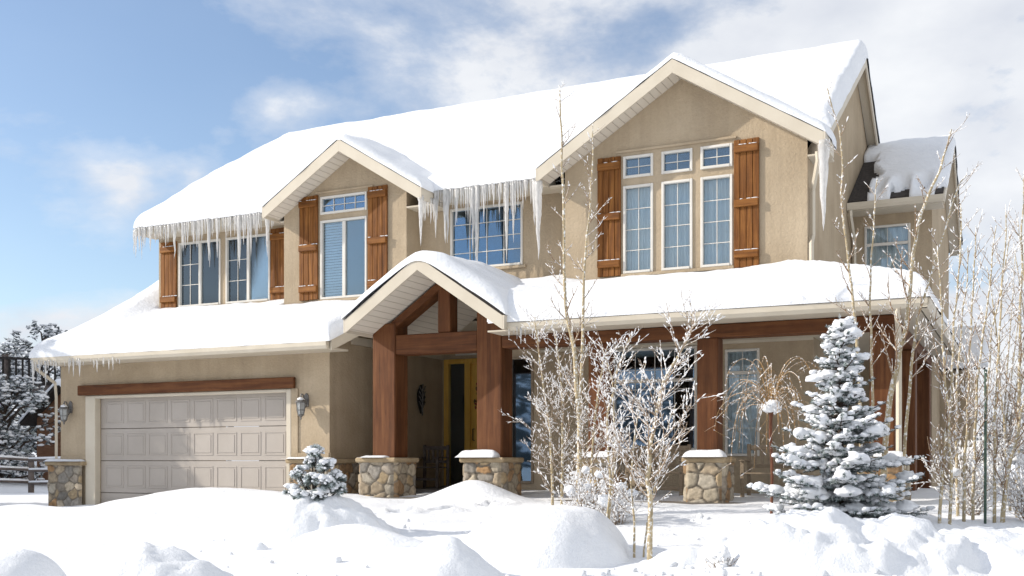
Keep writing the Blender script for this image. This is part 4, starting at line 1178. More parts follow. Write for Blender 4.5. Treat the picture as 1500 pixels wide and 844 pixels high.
S = {
    'tall1': [(-5.36, 13.44, 0.28), (-5.4, 13.42, 1.37), (-5.46, 13.4, 2.47), (-5.57, 13.34, 3.2), (-5.59, 13.33, 4.49), (-5.62, 13.32, 5.4), (-5.64, 13.31, 6.09)],  # 14.4
    'tall2': [(-5.6, 13.86, 0.32), (-5.58, 13.87, 1.57), (-5.54, 13.89, 2.71), (-5.51, 13.9, 3.84), (-5.43, 13.94, 4.79), (-5.41, 13.95, 5.74)],  # 14.9
    'c1': [(-6.15, 14.26, 0.37), (-6.18, 14.25, 1.39), (-6.28, 14.2, 2.18), (-6.35, 14.17, 2.77), (-6.39, 14.15, 3.17)],  # 15.5
    'c2': [(-5.97, 14.17, 0.36), (-5.96, 14.17, 1.39), (-5.98, 14.17, 2.17), (-6.07, 14.12, 2.95)],  # 15.4
    'c3': [(-5.27, 13.53, 0.3), (-5.25, 13.54, 1.28), (-5.17, 13.58, 2.11), (-5.07, 13.62, 2.61)],  # 14.5
    'e1': [(-4.1, 10.83, 0.11), (-4.02, 10.87, 0.72), (-4.04, 10.86, 1.45), (-3.94, 10.9, 2.04), (-3.81, 10.97, 2.41)],  # 11.5
    'e2': [(-4.06, 10.85, 0.11), (-3.99, 10.88, 0.87), (-3.98, 10.89, 1.31), (-4.0, 10.88, 1.89), (-4.11, 10.83, 2.33)],  # 11.5
    'front': [(-3.36, 10.21, 0.05), (-3.35, 10.21, 0.61), (-3.37, 10.2, 0.95), (-3.31, 10.23, 1.42), (-3.23, 10.27, 1.83), (-3.03, 10.36, 2.23), (-2.94, 10.41, 2.44)],  # 10.7
    'd1': [(-3.64, 10.56, 0.05), (-3.64, 10.56, 0.48), (-3.67, 10.55, 0.87), (-3.6, 10.58, 1.58), (-3.54, 10.61, 2.07)],  # 11.1
    'd2': [(-3.56, 10.6, 0.05), (-3.49, 10.63, 0.56), (-3.41, 10.67, 0.94), (-3.35, 10.7, 1.3), (-3.25, 10.75, 1.65)],  # 11.1
    'g1': [(-0.84, 12.54, 0.29), (-0.81, 12.55, 0.94), (-0.74, 12.59, 1.61), (-0.69, 12.61, 2.5), (-0.64, 12.63, 3.24), (-0.62, 12.64, 3.83)],  # 11.7
    'g2': [(-0.74, 12.55, 0.3), (-0.72, 12.56, 1.01), (-0.78, 12.53, 1.9), (-0.81, 12.51, 2.64), (-0.86, 12.49, 3.38)],  # 11.6
    'g3': [(-0.62, 13.07, 0.37), (-0.6, 13.07, 1.24), (-0.56, 13.09, 2.08), (-0.53, 13.11, 2.93), (-0.49, 13.13, 3.69)],  # 12.1
    'g4': [(-0.53, 13.18, 0.38), (-0.51, 13.19, 1.32), (-0.45, 13.21, 2.24), (-0.36, 13.26, 3.01), (-0.3, 13.28, 3.7)],  # 12.1
    'g5': [(-0.31, 13.15, 0.36), (-0.3, 13.15, 1.32), (-0.27, 13.17, 2.23), (-0.23, 13.19, 2.99), (-0.18, 13.21, 3.91)],  # 12.0
    'g6': [(-0.23, 13.14, 0.37), (-0.17, 13.17, 0.94), (-0.08, 13.21, 1.32), (-0.02, 13.24, 1.7), (0.09, 13.3, 2.53)],  # 12.0
    'g7': [(-0.08, 14.54, 0.36), (-0.07, 14.55, 1.68), (-0.05, 14.55, 2.76), (-0.03, 14.57, 3.77), (-0.01, 14.58, 4.6)],  # 13.2
    'g8': [(-0.72, 13.86, 0.39), (-0.74, 13.85, 1.33), (-0.71, 13.87, 2.31), (-0.63, 13.9, 3.13), (-0.61, 13.91, 3.61)],  # 12.8
    'g9': [(-0.49, 15.36, 0.38), (-0.45, 15.39, 1.72), (-0.4, 15.41, 2.61), (-0.25, 15.48, 3.51), (-0.17, 15.52, 4.04)],  # 14.1
    'g10': [(-0.17, 15.54, 0.4), (-0.24, 15.51, 1.36), (-0.3, 15.48, 2.26), (-0.37, 15.44, 3.06), (-0.45, 15.41, 3.6)],  # 14.1
    'g11': [(0.06, 14.08, 0.35), (0.08, 14.09, 1.65), (0.03, 14.06, 2.7), (-0.01, 14.04, 3.26), (-0.08, 14.01, 3.91)],  # 12.7
    'right1': [(-1.61, 13.97, 0.36), (-1.52, 14.01, 1.68), (-1.4, 14.07, 2.36), (-1.31, 14.11, 2.87), (-1.19, 14.17, 3.96), (-0.96, 14.28, 4.64), (-0.81, 14.35, 5.15)],
    'right2': [(-1.82, 13.87, 0.35), (-1.84, 13.86, 1.68), (-1.88, 13.84, 2.53), (-1.95, 13.81, 3.37), (-2.04, 13.76, 4.22), (-2.06, 13.75, 5.06), (-2.23, 13.67, 5.72)],
    'right3': [(-1.72, 13.91, 0.37), (-1.7, 13.92, 2.02), (-1.73, 13.91, 2.95), (-1.69, 13.93, 3.88), (-1.66, 13.95, 4.54)],
    'right4': [(-1.38, 14.08, 0.36), (-1.31, 14.11, 1.68), (-1.21, 14.16, 2.7), (-1.04, 14.24, 3.37), (-0.79, 14.36, 4.3), (-0.65, 14.43, 4.6)],
}
sapling('aspen_tree', 'tallest slender aspen, leaning left, reaching past the roof ridge', None, [S['tall1']], 0.036, 1, 34, 0.10, (0.25, 0.75), 1, 0.5)
sapling('aspen_tree', 'second tall slender aspen just right of the tallest one', None, [S['tall2']], 0.030, 2, 34, 0.10, (0.25, 0.75), 1, 0.5)
sapling('aspen_tree', 'short bushy frosted aspen at the left edge of the clump', None, [S['c1']], 0.020, 3, 40, 0.08, (0.4, 0.9), 2, 0.65, 0.8)
sapling('aspen_tree', 'short frosted aspen right beside the leftmost one of the clump', None, [S['c2']], 0.020, 4, 38, 0.08, (0.4, 0.85), 2, 0.65, 0.8)
sapling('aspen_tree', 'frosted aspen behind the stems in the middle of the clump', None, [S['c3']], 0.020, 5, 40, 0.1, (0.4, 0.95), 2, 0.6, 0.9)
sapling('aspen_tree', 'twin stemmed thin aspen beside the largest snow mound', None, [S['e1'], S['e2']], 0.015, 6, 24, 0.22, (0.3, 0.75), 2, 0.6, 0.75)
sapling('aspen_tree', 'frontmost aspen with a pale forked trunk and fanned frosty crown', None, [S['front']], 0.027, 7, 46, 0.20, (0.45, 1.0), 2, 0.6, 0.8)
sapling('aspen_tree', 'thin pair of aspen shoots left of the frontmost trunk', None, [S['d1'], S['d2']], 0.012, 8, 14, 0.25, (0.25, 0.6), 1, 0.6, 0.75)
sapling('bare_tree', 'frosted tree leaning right, rising behind the spruce past the porch corner', None, [S['right1']], 0.040, 11, 20, 0.25, (0.35, 0.9), 1, 0.55, 0.7, tm=TWIGB, fsize=0.010)
sapling('bare_tree', 'tall thin frosted tree behind the spruce whose tip crosses the gable corner', None, [S['right2']], 0.024, 12, 20, 0.25, (0.25, 0.6), 1, 0.6, 0.6, tm=TWIGB, fsize=0.010)
sapling('bare_tree', 'straight thin frosted shoot between two taller trees behind the spruce', None, [S['right3']], 0.020, 13, 16, 0.25, (0.25, 0.55), 1, 0.6, 0.6, tm=TWIGB, fsize=0.010)
sapling('bare_tree', 'frosted tree leaning furthest right behind the spruce', None, [S['right4']], 0.022, 14, 18, 0.25, (0.3, 0.8), 1, 0.6, 0.75, tm=TWIGB, fsize=0.010)
GL = {'g1': 'frosted sapling at the left end of the grove beside the spruce', 'g2': 'frosted sapling second from the left in the grove, leaning left',
      'g3': 'upright frosted sapling left of the green stake', 'g4': 'frosted sapling against the left side of the green stake',
      'g5': 'frosted sapling just right of the green stake', 'g6': 'thick pale sapling trunk leaning right near the picture edge',
      'g7': 'tall straight sapling near the right picture edge', 'g8': 'thin sapling behind the left end of the grove',
      'g9': 'sapling at the back of the grove behind the green stake', 'g10': 'back row sapling leaning left behind the grove', 'g11': 'sapling cut by the right picture edge'}
for i, k in enumerate(GL):
    sapling('aspen_sapling', GL[k], 'saplings in the grove right of the spruce', [S[k]], 0.026 if k in ('g6', 'g7') else 0.018, 30+i, 22, 0.15, (0.3, 0.8), 2 if i % 2 == 0 else 1, 0.5, 0.6, tm=TWIGB, fsize=0.009)
mb = MB(); mb.tube([(-0.40, 13.10, 0.2), (-0.395, 13.10, 2.05)], 0.015, 8); mb.lathe(-0.395, 13.10, [(0.018, 2.04), (0.018, 2.06), (0.01, 2.07)], 8)
tag(mb.build('garden_stake', GREENP, None, True), 'green metal stake standing among the saplings on the right', 'stake')

# weeping tree: grafted standard with arching twigs
rg = random.Random(77)
bx, by = -2.98, 14.09; gz0 = G(bx, by)
wt = empty('weeping_tree', (bx, by, gz0)); tag(wt, 'small grafted weeping tree with arching bare twigs left of the spruce', 'tree')
mb = MB(); mb.tube(bez([(bx, by, gz0-0.1), (bx+0.01, by, 0.9), (bx-0.01, by, 1.4), (bx, by, 1.74)], 5), [0.019]*10+[0.022]*4+[0.03, 0.026], 8); mb.build('trunk', REDBARK, wt, True)
tb = MB(); fb = MB()
for i in range(34):
    a = rg.uniform(0, 6.283); reach = rg.uniform(0.3, 0.85); hgt = rg.uniform(0.15, 0.75)
    if rg.random() < 0.4: hgt *= 0.4
    d = Vector((math.cos(a), math.sin(a), 0)); p = Vector((bx, by, 1.70))
    drop = rg.uniform(0.1, 0.9)
    pts = bez([p, p+d*reach*0.25+Vector((0, 0, hgt*0.75)), p+d*reach*0.6+Vector((0, 0, hgt)), p+d*reach*0.9+Vector((0, 0, hgt-drop*0.4)), p+d*reach+Vector((0, 0, hgt-drop))], 5)
    n = len(pts); tb.tube(pts, [0.006*(1-0.7*k/n)+0.0012 for k in range(n)], 4, False)
    for k in range(2, n):
        if rg.random() < 0.45: fb.octa(tuple(pts[k]), rg.uniform(0.004, 0.010), 0.012)
        if rg.random() < 0.25: twig(tb, fb, pts[k], Vector((rg.gauss(0, 1), rg.gauss(0, 1), -0.6)), rg.uniform(0.1, 0.3), 0.003, rg, 0, 0.4, 0.2, -0.3, 0.009, 3)
tb.build('twigs', WEEPB, wt, True); tag(fb.build('frost', FROST, wt), kind='stuff')
mb = MB()
for k in range(5): mb.blob((bx+rg.uniform(-.07, .07), by+rg.uniform(-.06, .06), 1.74+rg.uniform(-.02, .05)), 0.08, 0.07, 0.055, k*3.1, 0.3)
mb.build('snow', SNOW, wt, True)

# frosted low shrubs under the aspens
def shrub(x, y, r, h, label, seed, group=None, snow=5):
    rg = random.Random(seed); z = G(x, y)
    b = empty('frosted_shrub', (x, y, z)); tag(b, label, 'shrub', group)
    tb = MB(); fb = MB(); lb = MB()
    for i in range(26):
        a = rg.uniform(0, 6.283); d = Vector((math.cos(a)*r, math.sin(a)*r, h*rg.uniform(0.5, 1.3)))
        twig(tb, fb, Vector((x+rg.uniform(-.05, .05), y+rg.uniform(-.05, .05), z-0.03)), d, h*rg.uniform(0.7, 1.25), 0.006, rg, 2, 0.75, 0.35, 0.1, 0.016, 3)
    tb.build('twigs', TWIG, b, True); tag(fb.build('frost', FROST, b), kind='stuff')
    sn = MB()
    for i in range(snow):
        a = rg.uniform(0, 6.283); q = r*rg.random()*0.8
        sn.blob((x+q*math.cos(a), y+q*math.sin(a), z+h*rg.uniform(0.45, 0.95)), rg.uniform(.05, .10), rg.uniform(.05, .10), rg.uniform(.04, .07), i*2.3+seed, 0.35)
    sn.build('snow', SNOW, b, True)
shrub(-5.15, 13.05, 0.35, 0.75, 'frosted shrub with snow clumps at the foot of the tall aspens', 41)
shrub(-4.70, 13.0, 0.3, 0.55, 'low frosted shrub right of the tall aspens, behind the frontmost trunk', 42)
shrub(-2.52, 9.72, 0.16, 0.16, 'tiny frosted plant poking out at the front foot of the snow bank', 43, snow=4)
shrub(-0.55, 14.0, 0.4, 0.9, 'frosted brush at the back of the sapling grove', 44)
shrub(0.05, 13.4, 0.4, 0.8, 'frosted brush at the right picture edge under the saplings', 45)

# ------------------------------------------------------------------ conifers
def needles(nb, p, d, L, rg, n=26, ln=0.035, w=0.0035, spread=1.0):
    """needles bristling along a twig"""
    t = d.normalized(); o0 = t.orthogonal().normalized()
    for i in range(n):
        s = rg.random(); o = o0.copy(); o.rotate(Matrix.Rotation(rg.uniform(0, 6.283), 3, t))
        b = p+d*s*L; tip = b+(t*0.75+o*spread).normalized()*ln*rg.uniform(0.7, 1.15)
        sd = t.cross(o).normalized()*w
        k = len(nb.v); nb.v += [tuple(b-sd), tuple(b+sd), tuple(tip)]; nb.f.append((k, k+1, k+2))

def spruce(x, y, zb, ht, rad, label, seed, levels=17):
    rg = random.Random(seed)
    s = empty('spruce_tree', (x, y, zb)); tag(s, label, 'spruce tree')
    mb = MB(); mb.tube([(x, y, zb-0.2), (x+0.01, y, zb+ht*0.5), (x, y, zb+ht*0.97)], [0.05, 0.03, 0.006], 8); mb.build('trunk', DBARK, s, True)
    br = MB(); nb = MB(); nf = MB(); sn = MB()
    for lv in range(levels):
        f = lv/(levels-1); z = zb+0.10+(ht-0.28)*f**0.95
        # silhouette: broad uneven boughs below, a slim ragged column above
        r = rad*(0.90+0.10*math.sin(f*9)-0.14*f/0.5) if f < 0.50 else (0.40-0.26*(f-0.50)/0.50)
        r = max(0.10, r*rg.uniform(0.80, 1.15))
        nbr = 11 if f < 0.5 else 8
        a0 = rg.uniform(0, 6.283)
        for k in range(nbr):
            a = a0+6.283*k/nbr+rg.uniform(-.22, .22); L = r*rg.uniform(0.55, 1.12)
            droop = 0.42*(1-f)+0.05; lift = 0.25*f
            d = Vector((math.cos(a), math.sin(a), 0)); p0 = Vector((x, y, z+rg.uniform(-.04, .04)))
            m = max(3, int(L/0.085)); pts = []
            for i in range(m+1):
                t = i/m; pts.append(p0+d*L*t+Vector((0, 0, L*(-droop*t+0.30*t*t+lift*t))))
            br.tube(pts, [0.011*(1-0.7*i/m)+0.002 for i in range(m+1)], 5, False)
            for i in range(1, m+1):
                t = i/m; tg = (pts[i]-pts[i-1]).normalized(); side = tg.cross(Vector((0, 0, 1))).normalized()
                tl = (0.06+0.26*L*(1-0.6*t))*rg.uniform(0.8, 1.2); tl = min(tl, 0.30)
                dirs = [tg] if i == m else [(tg*0.75+side*0.8+Vector((0, 0, rg.uniform(-.25, .1)))).normalized(), (tg*0.75-side*0.8+Vector((0, 0, rg.uniform(-.25, .1)))).normalized()]
                for dv in dirs:
                    needles(nb, pts[i], dv, tl, rg, int(14+140*tl), 0.038, 0.0036)
                    needles(nf, pts[i]+Vector((0, 0, 0.006)), dv, tl, rg, int(12+130*tl), 0.036, 0.0044, 0.9)
                    br.tube([pts[i], pts[i]+dv*tl], [0.004, 0.0015], 3, False)
                    # snow lying on the twig
                    q = 0.0
                    while q < tl:
                        if rg.random() < 0.60:
                            w = rg.uniform(0.016, 0.036)
                            c = pts[i]+dv*q+Vector((rg.gauss(0, .008), rg.gauss(0, .008), 0.016+w*0.2))
                            sn.blob(c, w*1.35, w*1.35, w*0.8, rg.random()*90, 0.35, 4, 6)
                        q += 0.055
                if rg.random() < 0.30:
                    w = rg.uniform(0.04, 0.10)*(1.15-0.4*f)
                    sn.blob(pts[i]+Vector((0, 0, 0.03)), w*1.3, w*1.3, w*0.75, rg.random()*90, 0.45, 6, 8, 0.3)
            if m >= 4 and rg.random() < 0.6:
                k0 = rg.randint(1, m-2); k1 = min(m, k0+rg.randint(2, 5)); seg = [pts[q]+Vector((rg.gauss(0, .02), rg.gauss(0, .02), 0.035)) for q in range(k0, k1+1)]
                ws = [rg.uniform(0.03, 0.065) for q in seg]; ws[0] *= 0.4; ws[-1] *= 0.4
                if len(seg) > 1: sn.tube(bez(seg, 3), [ws[min(len(ws)-1, q//3)]*(1+0.25*nz(q*0.7, lv, k)) for q in range(3*(len(seg)-1)+1)], 7)
    # leader
    top = Vector((x, y, zb+ht-0.30))
    for i in range(10): needles(nf, top+Vector((0, 0, i*0.03)), Vector((0, 0, 1)), 0.05, rg, 22, 0.035, 0.004, 1.2)
    for i in range(5): sn.blob(top+Vector((rg.gauss(0, .01), rg.gauss(0, .01), 0.04+i*0.05)), 0.028, 0.028, 0.035, i*7, 0.3, 5, 7)
    br.build('branches', DBARK, s, True); nb.build('needles', NEEDLE, s); nf.build('rimed_needles', NEEDLEF, s); sn.build('snow', SNOW, s, True)
    return s
spruce(-1.84, 12.25, 0.18, 2.46, 0.84, 'snow laden blue spruce with a narrow top standing behind the snow bank', 5)

def mugo(x, y, zb, label, seed):
    rg = random.Random(seed)
    s = empty('dwarf_pine', (x, y, zb)); tag(s, label, 'pine shrub')
    br = MB(); nb = MB(); nf = MB(); sn = MB()
    tips = [(0, 0.0, 0.70), (0.12, -0.05, 0.52), (-0.20, -0.05, 0.44), (0.26, 0.05, 0.40), (-0.02, -0.14, 0.36), (0.28, -0.06, 0.24), (-0.29, -0.03, 0.22), (0.06, -0.18, 0.16), (-0.14, -0.16, 0.17), (0.16, 0.16, 0.34), (-0.16, 0.14, 0.32), (-0.06, 0.08, 0.58), (0.17, -0.17, 0.33)]
    for (dx, dy, dz) in tips:
        px = dx*math.cos(VR)-dy*math.sin(VR); py = dx*math.sin(VR)+dy*math.cos(VR)
        c = Vector((x+px, y+py, zb+dz))
        br.tube(bez([(x, y, zb-0.08), (x+px*0.5, y+py*0.5, zb+dz*0.45), tuple(c)], 5), [0.02-0.0012*i for i in range(11)], 5, False)
        for i in range(15):
            d = Vector((rg.gauss(0, 1), rg.gauss(0, 1), rg.gauss(0.35, 0.8))).normalized()
            needles(nb, c, d, 0.085, rg, 46, 0.060, 0.0042, 1.0)
            needles(nf, c, d, 0.095, rg, 75, 0.056, 0.0046, 0.9)
        for i in range(5):
            sn.blob(c+Vector((rg.uniform(-.08, .08), rg.uniform(-.08, .08), rg.uniform(0.03, 0.085))), rg.uniform(.04, .075), rg.uniform(.04, .075), rg.uniform(.022, .04), rg.random()*80, 0.4, 6, 8)
        for i in range(22):
            d = Vector((rg.gauss(0, 1), rg.gauss(0, 1), abs(rg.gauss(0, 1)))).normalized()*rg.uniform(.07, .11)
            sn.blob(c+d, 0.02, 0.02, 0.016, rg.random()*80, 0.4, 4, 6)
    br.build('branches', DBARK, s, True); nb.build('needles', PINEN, s); nf.build('rimed_needles', NEEDLEF, s); sn.build('snow', SNOW, s, True)
mugo(-7.93, 10.98, 0.44, 'small tufted pine shrub with snow caps in front of the garage wall', 9)

def leafy(name, label, x, y, ht, r, seed, n=900, cat='tree', group=None, snowy=0.5, leaf=0.14, trunk_r=0.14, low=0.1, cone=False):
    """distant evergreen: limbs, leaf sprays spread through the crown's volume, snow lying on the sprays"""
    rg = random.Random(seed); z0 = G(x, y)
    t = empty(name, (x, y, z0)); tag(t, label, cat, group)
    mb = MB(); mb.tube(bez([(x, y, z0-0.2), (x+rg.uniform(-.2, .2), y, z0+ht*0.35), (x+rg.uniform(-.2, .2), y, z0+ht*0.9)], 5), [trunk_r*(1-0.08*i) for i in range(11)], 7)
    lf = MB(); sn = MB(); rf = MB(); cl = []
    for i in range(46 if not cone else 70):
        f = low+(1-low)*rg.random()**(1.0 if not cone else 1.35); a = rg.uniform(0, 6.283)
        if cone: rr = r*(1-f)*rg.uniform(0.35, 1.0)+0.12
        else: rr = r*math.sqrt(max(0.05, 1-((f-0.5)/0.56)**2))*rg.uniform(0.3, 1.0)
        c = Vector((x+rr*math.cos(a), y+rr*math.sin(a), z0+ht*f)); cl.append((c, r*(rg.uniform(0.20, 0.36) if not cone else rg.uniform(0.12, 0.22))))
        mb.tube([(x, y, max(z0+0.2, c.z-rr*(0.7 if not cone else -0.1))), tuple((Vector((x, y, c.z-rr*0.3))+c)/2), tuple(c)], [0.05, 0.035, 0.012], 5, False)
    for i in range(n):
        c, cr = cl[i % len(cl)]
        d = Vector((rg.gauss(0, 1), rg.gauss(0, 1), rg.gauss(0, 0.7))); d = d.normalized()*cr*rg.random()**0.4; p = c+d
        for k in range(3):
            q = Vector((rg.gauss(0, 1), rg.gauss(0, 1), rg.gauss(0, 0.6))).normalized()*leaf; w = q.cross(Vector((rg.gauss(0, 1), rg.gauss(0, 1), 1))).normalized()*leaf*0.28
            (rf if k == 0 and not cone else lf).quad(tuple(p-q*0.4), tuple(p+w), tuple(p+q), tuple(p-w))
        if rg.random() < snowy: sn.blob(p+Vector((0, 0, leaf*0.25)), leaf*rg.uniform(.4, .95), leaf*rg.uniform(.4, .95), leaf*0.3, rg.random()*60, 0.35, 4, 6)
    mb.build('trunk', DBARK, t, True); lf.build('foliage', JUNIP, t)
    if rf.v: rf.build('rimed_foliage', NEEDLEF, t)
    sn.build('snow', SNOW, t, True)
    return t
leafy('juniper_tree', 'snow dusted dark juniper nearest the garage corner, beside the log cabin', -31.8, 26.0, 3.4, 1.7, 51, 1500, group='junipers left of the garage')
leafy('juniper_tree', 'dark snowy juniper at the left picture edge in front of the deck railing', -35.5, 27.5, 2.8, 1.9, 52, 1300, group='junipers left of the garage')
leafy('juniper_tree', 'tallest snowy juniper rising behind the deck railing', -41.5, 36.0, 6.9, 2.5, 53, 1500, group='junipers left of the garage', leaf=0.18)
leafy('juniper_tree', 'round snowy juniper on the slope behind the garage eave', -46.0, 42.5, 6.6, 3.0, 54, 1300, group='junipers left of the garage', leaf=0.2)
leafy('juniper_tree', 'far snowy juniper half hidden by the other junipers', -52.0, 42.0, 6.0, 3.2, 55, 1000, group='junipers left of the garage', leaf=0.22)
# big conifer left of the picture, whose outer boughs reach into view and whose shade lies across the garage door
leafy('pine_tree', 'big snowy pine just past the left picture edge, only its bough tips showing', -24.9, 13.5, 7.3, 3.1, 61, 6500, cone=True, leaf=0.16, trunk_r=0.2, low=0.06, snowy=0.3, cat='pine tree')
leafy('pine_tree', 'snowy pine at the left picture edge only bough tips in view', -24.6, 17.6, 5.3, 1.55, 63, 900, cone=False, leaf=0.15, trunk_r=0.14, low=0.5, snowy=0.3, cat='pine tree')
# distant frosted thicket on the right
for i, (x, y, h, r) in enumerate(((1.5, 33.0, 4.2, 1.6), (-0.9, 40.0, 4.6, 2.0), (3.6, 30.5, 4.4, 1.8))):
    pass
RG = (('far frosted thicket tree seen between the saplings, nearest the house', -0.6, 31.0), ('far frosted thicket tree in the middle behind the grove', 0.5, 29.0), ('far frosted thicket tree behind the grove at the picture edge', 1.6, 31.5), ('far frosted thicket tree furthest back behind the grove', 0.4, 36.0))
for i, (lab, x, y) in enumerate(RG):
    z = G(x, y); rg = random.Random(200+i)
    st = []
    for k in range(4):
        a = rg.uniform(0, 6.283); h = rg.uniform(4.0, 6.5); q = rg.uniform(0.4, 1.2)
        st.append([(x, y, z), (x+q*0.4*math.cos(a), y+q*0.4*math.sin(a), z+h*0.4), (x+q*math.cos(a), y+q*math.sin(a), z+h)])
    sapling('thicket_tree', lab, 'frosted thicket behind the grove', st, 0.05, 220+i, 16, 0.12, (0.6, 1.5), 1, 0.4, 0.7, tm=TWIGB, fsize=0.016)

# ------------------------------------------------------------------ left background: deck railing, cabin, rail fence
D = empty('deck_railing', (-37.0, 31.0, 4.3)); tag(D, 'dark deck railing with pickets high behind the junipers on the left', 'railing')
ax, ay, bx_, by_ = -41.5, 29.0, -35.2, 33.4; zt = 5.45
mb = MB(); mb.slab([(ax, ay, zt), (bx_, by_, zt-0.15), (bx_-0.06, by_+0.1, zt-0.15), (ax-0.06, ay+0.1, zt)], 0.10); mb.build('top_rail', DARKIRON, D)
mb = MB(); mb.slab([(ax, ay, zt-1.0), (bx_, by_, zt-1.15), (bx_-0.06, by_+0.1, zt-1.15), (ax-0.06, ay+0.1, zt-1.0)], 0.10); mb.build('bottom_rail', DARKIRON, D)
for i in range(31):
    t = i/30; x = ax+(bx_-ax)*t; y = ay+(by_-ay)*t+0.04
    mb = MB(); mb.box(x-0.03, x+0.03, y-0.03, y+0.03, zt-1.1-0.15*t, zt-0.1-0.15*t); mb.build('baluster', DARKIRON, D)
for t in (0.02, 0.5, 0.98):
    x = ax+(bx_-ax)*t; y = ay+(by_-ay)*t+0.15
    mb = MB(); mb.box(x-0.09, x+0.09, y-0.09, y+0.09, -0.2, zt-0.15*t+0.1); mb.build('post', FENCEW, D)
mb = MB(); mb.slab([(ax, ay+0.15, zt-1.1), (bx_, by_+0.15, zt-1.25), (bx_-2, by_+3, zt-1.25), (ax-2, ay+3, zt-1.1)], 0.25); mb.build('deck', FENCEW, D)
CB = empty('log_cabin', (-31.1, 28.0, 0.0)); tag(CB, 'small brown log cabin with a snowy roof beside the garage corner', 'cabin')
mb = MB(); mb.box(-32.6, -29.6, 28.0, 31.0, -0.2, 2.6)
mb.poly([(-32.6, 27.999, 2.6), (-29.6, 27.999, 2.6), (-31.1, 27.999, 3.7)]); mb.build('wall', LOGW, CB)
mb = MB(); mb.slab([(-33.0, 27.6, 2.45), (-31.1, 27.6, 3.85), (-31.1, 31.4, 3.85), (-33.0, 31.4, 2.45)], 0.12); mb.slab([(-31.1, 27.6, 3.85), (-29.2, 27.6, 2.45), (-29.2, 31.4, 2.45), (-31.1, 31.4, 3.85)], 0.12); mb.build('roof', SHINGLE, CB)
mb = MB(); mb.box(-30.6, -30.0, 27.95, 27.99, 1.0, 1.9); mb.build('window', SCREEN, CB)
snow_field('snow on the log cabin roof', lambda x, y: 3.85-0.737*abs(x+31.1), lambda x, y: 0.25, -33.05, -29.15, 27.55, 31.4, (1, 1), (1, 1), 0.25, rad=0.3, seed=41)
FN = empty('rail_fence', (-29.0, 23.0, 0.0)); tag(FN, 'weathered rail fence with snow on its rails left of the garage', 'fence')
fx0, fy0, fx1, fy1 = -33.0, 20.5, -25.5, 25.5
for i in range(4):
    t = i/3; x = fx0+(fx1-fx0)*t; y = fy0+(fy1-fy0)*t; z = G(x, y)
    mb = MB(); mb.box(x-0.07, x+0.07, y-0.07, y+0.07, z-0.2, z+1.15, 0.015); mb.build('post', FENCEW, FN)
for i in range(3):
    for hh in (0.35, 0.72, 1.08):
        t0_, t1_ = i/3, (i+1)/3
        p = (fx0+(fx1-fx0)*t0_, fy0+(fy1-fy0)*t0_-0.09); q = (fx0+(fx1-fx0)*t1_, fy0+(fy1-fy0)*t1_-0.09)
        za, zb = G(*p)+hh+rnd.uniform(-.04, .04), G(*q)+hh+rnd.uniform(-.04, .04)
        mb = MB(); mb.tube([(p[0], p[1], za), ((p[0]+q[0])/2, (p[1]+q[1])/2, (za+zb)/2-0.02), (q[0], q[1], zb)], 0.04, 7); r_ = mb.build('rail', FENCEW, FN, True)
        mb = MB(); mb.tube([(p[0], p[1], za+0.055), ((p[0]+q[0])/2, (p[1]+q[1])/2, (za+zb)/2+0.045), (q[0], q[1], zb+0.055)], [0.035, 0.045, 0.03], 7); mb.build('snow_dusting', SNOW, r_, True)

# ------------------------------------------------------------------ distant hills
def hill(name, pts, depth, z0=-1.0):
    mb = MB(); n = len(pts)
    for k, (f, s) in enumerate(((0.0, 0.0), (0.4, 0.55), (0.8, 0.9), (1.0, 1.0), (1.6, 0.7))):
        for (x, y, h) in pts:
            L = math.hypot(x, y); ux, uy = x/L, y/L
            mb.v.append((x+ux*depth*f, y+uy*depth*f, z0+(h-z0)*s+1.2*fbm(x*0.05+f, y*0.05, 3)*s))
    for k in range(4):
        for i in range(n-1):
            a = k*n+i; mb.f.append((a, a+1, a+n+1, a+n))
    o = mb.build(name, HILL, None, True); tag(o, kind='structure'); return o
HILL = mottled('snowy_scrub_hill', (0.05, 0.06, 0.06), (0.70, 0.72, 0.75), 0.30, 30, 0.0, 0, 0.9, detail=8, lo=0.50, hi=0.58)
pts = []
for i in range(41):
    a = R(40+i*0.8) # angle left of +Y
    d = 190
    h = 14+8*math.sin(i*0.21)+3*fbm(i*0.3, 2.0)
    pts.append((-d*math.sin(a), d*math.cos(a), h))
hill('hills', pts, 90)
pts = []
for i in range(30):
    a = R(8-i*0.9)
    pts.append((-260*math.sin(a), 260*math.cos(a), 9+4*fbm(i*0.25, 7.0)))
hill('hills', pts, 90)

pts = []  # unseen hill ring behind the camera, added to darken the window reflections
for i in range(61):
    a = R(75+i*3.6)
    pts.append((-230*math.sin(a), 230*math.cos(a), 26+9*fbm(i*0.3, 3.0)+6*math.sin(i*0.4)))
hill('hills', pts, 90)

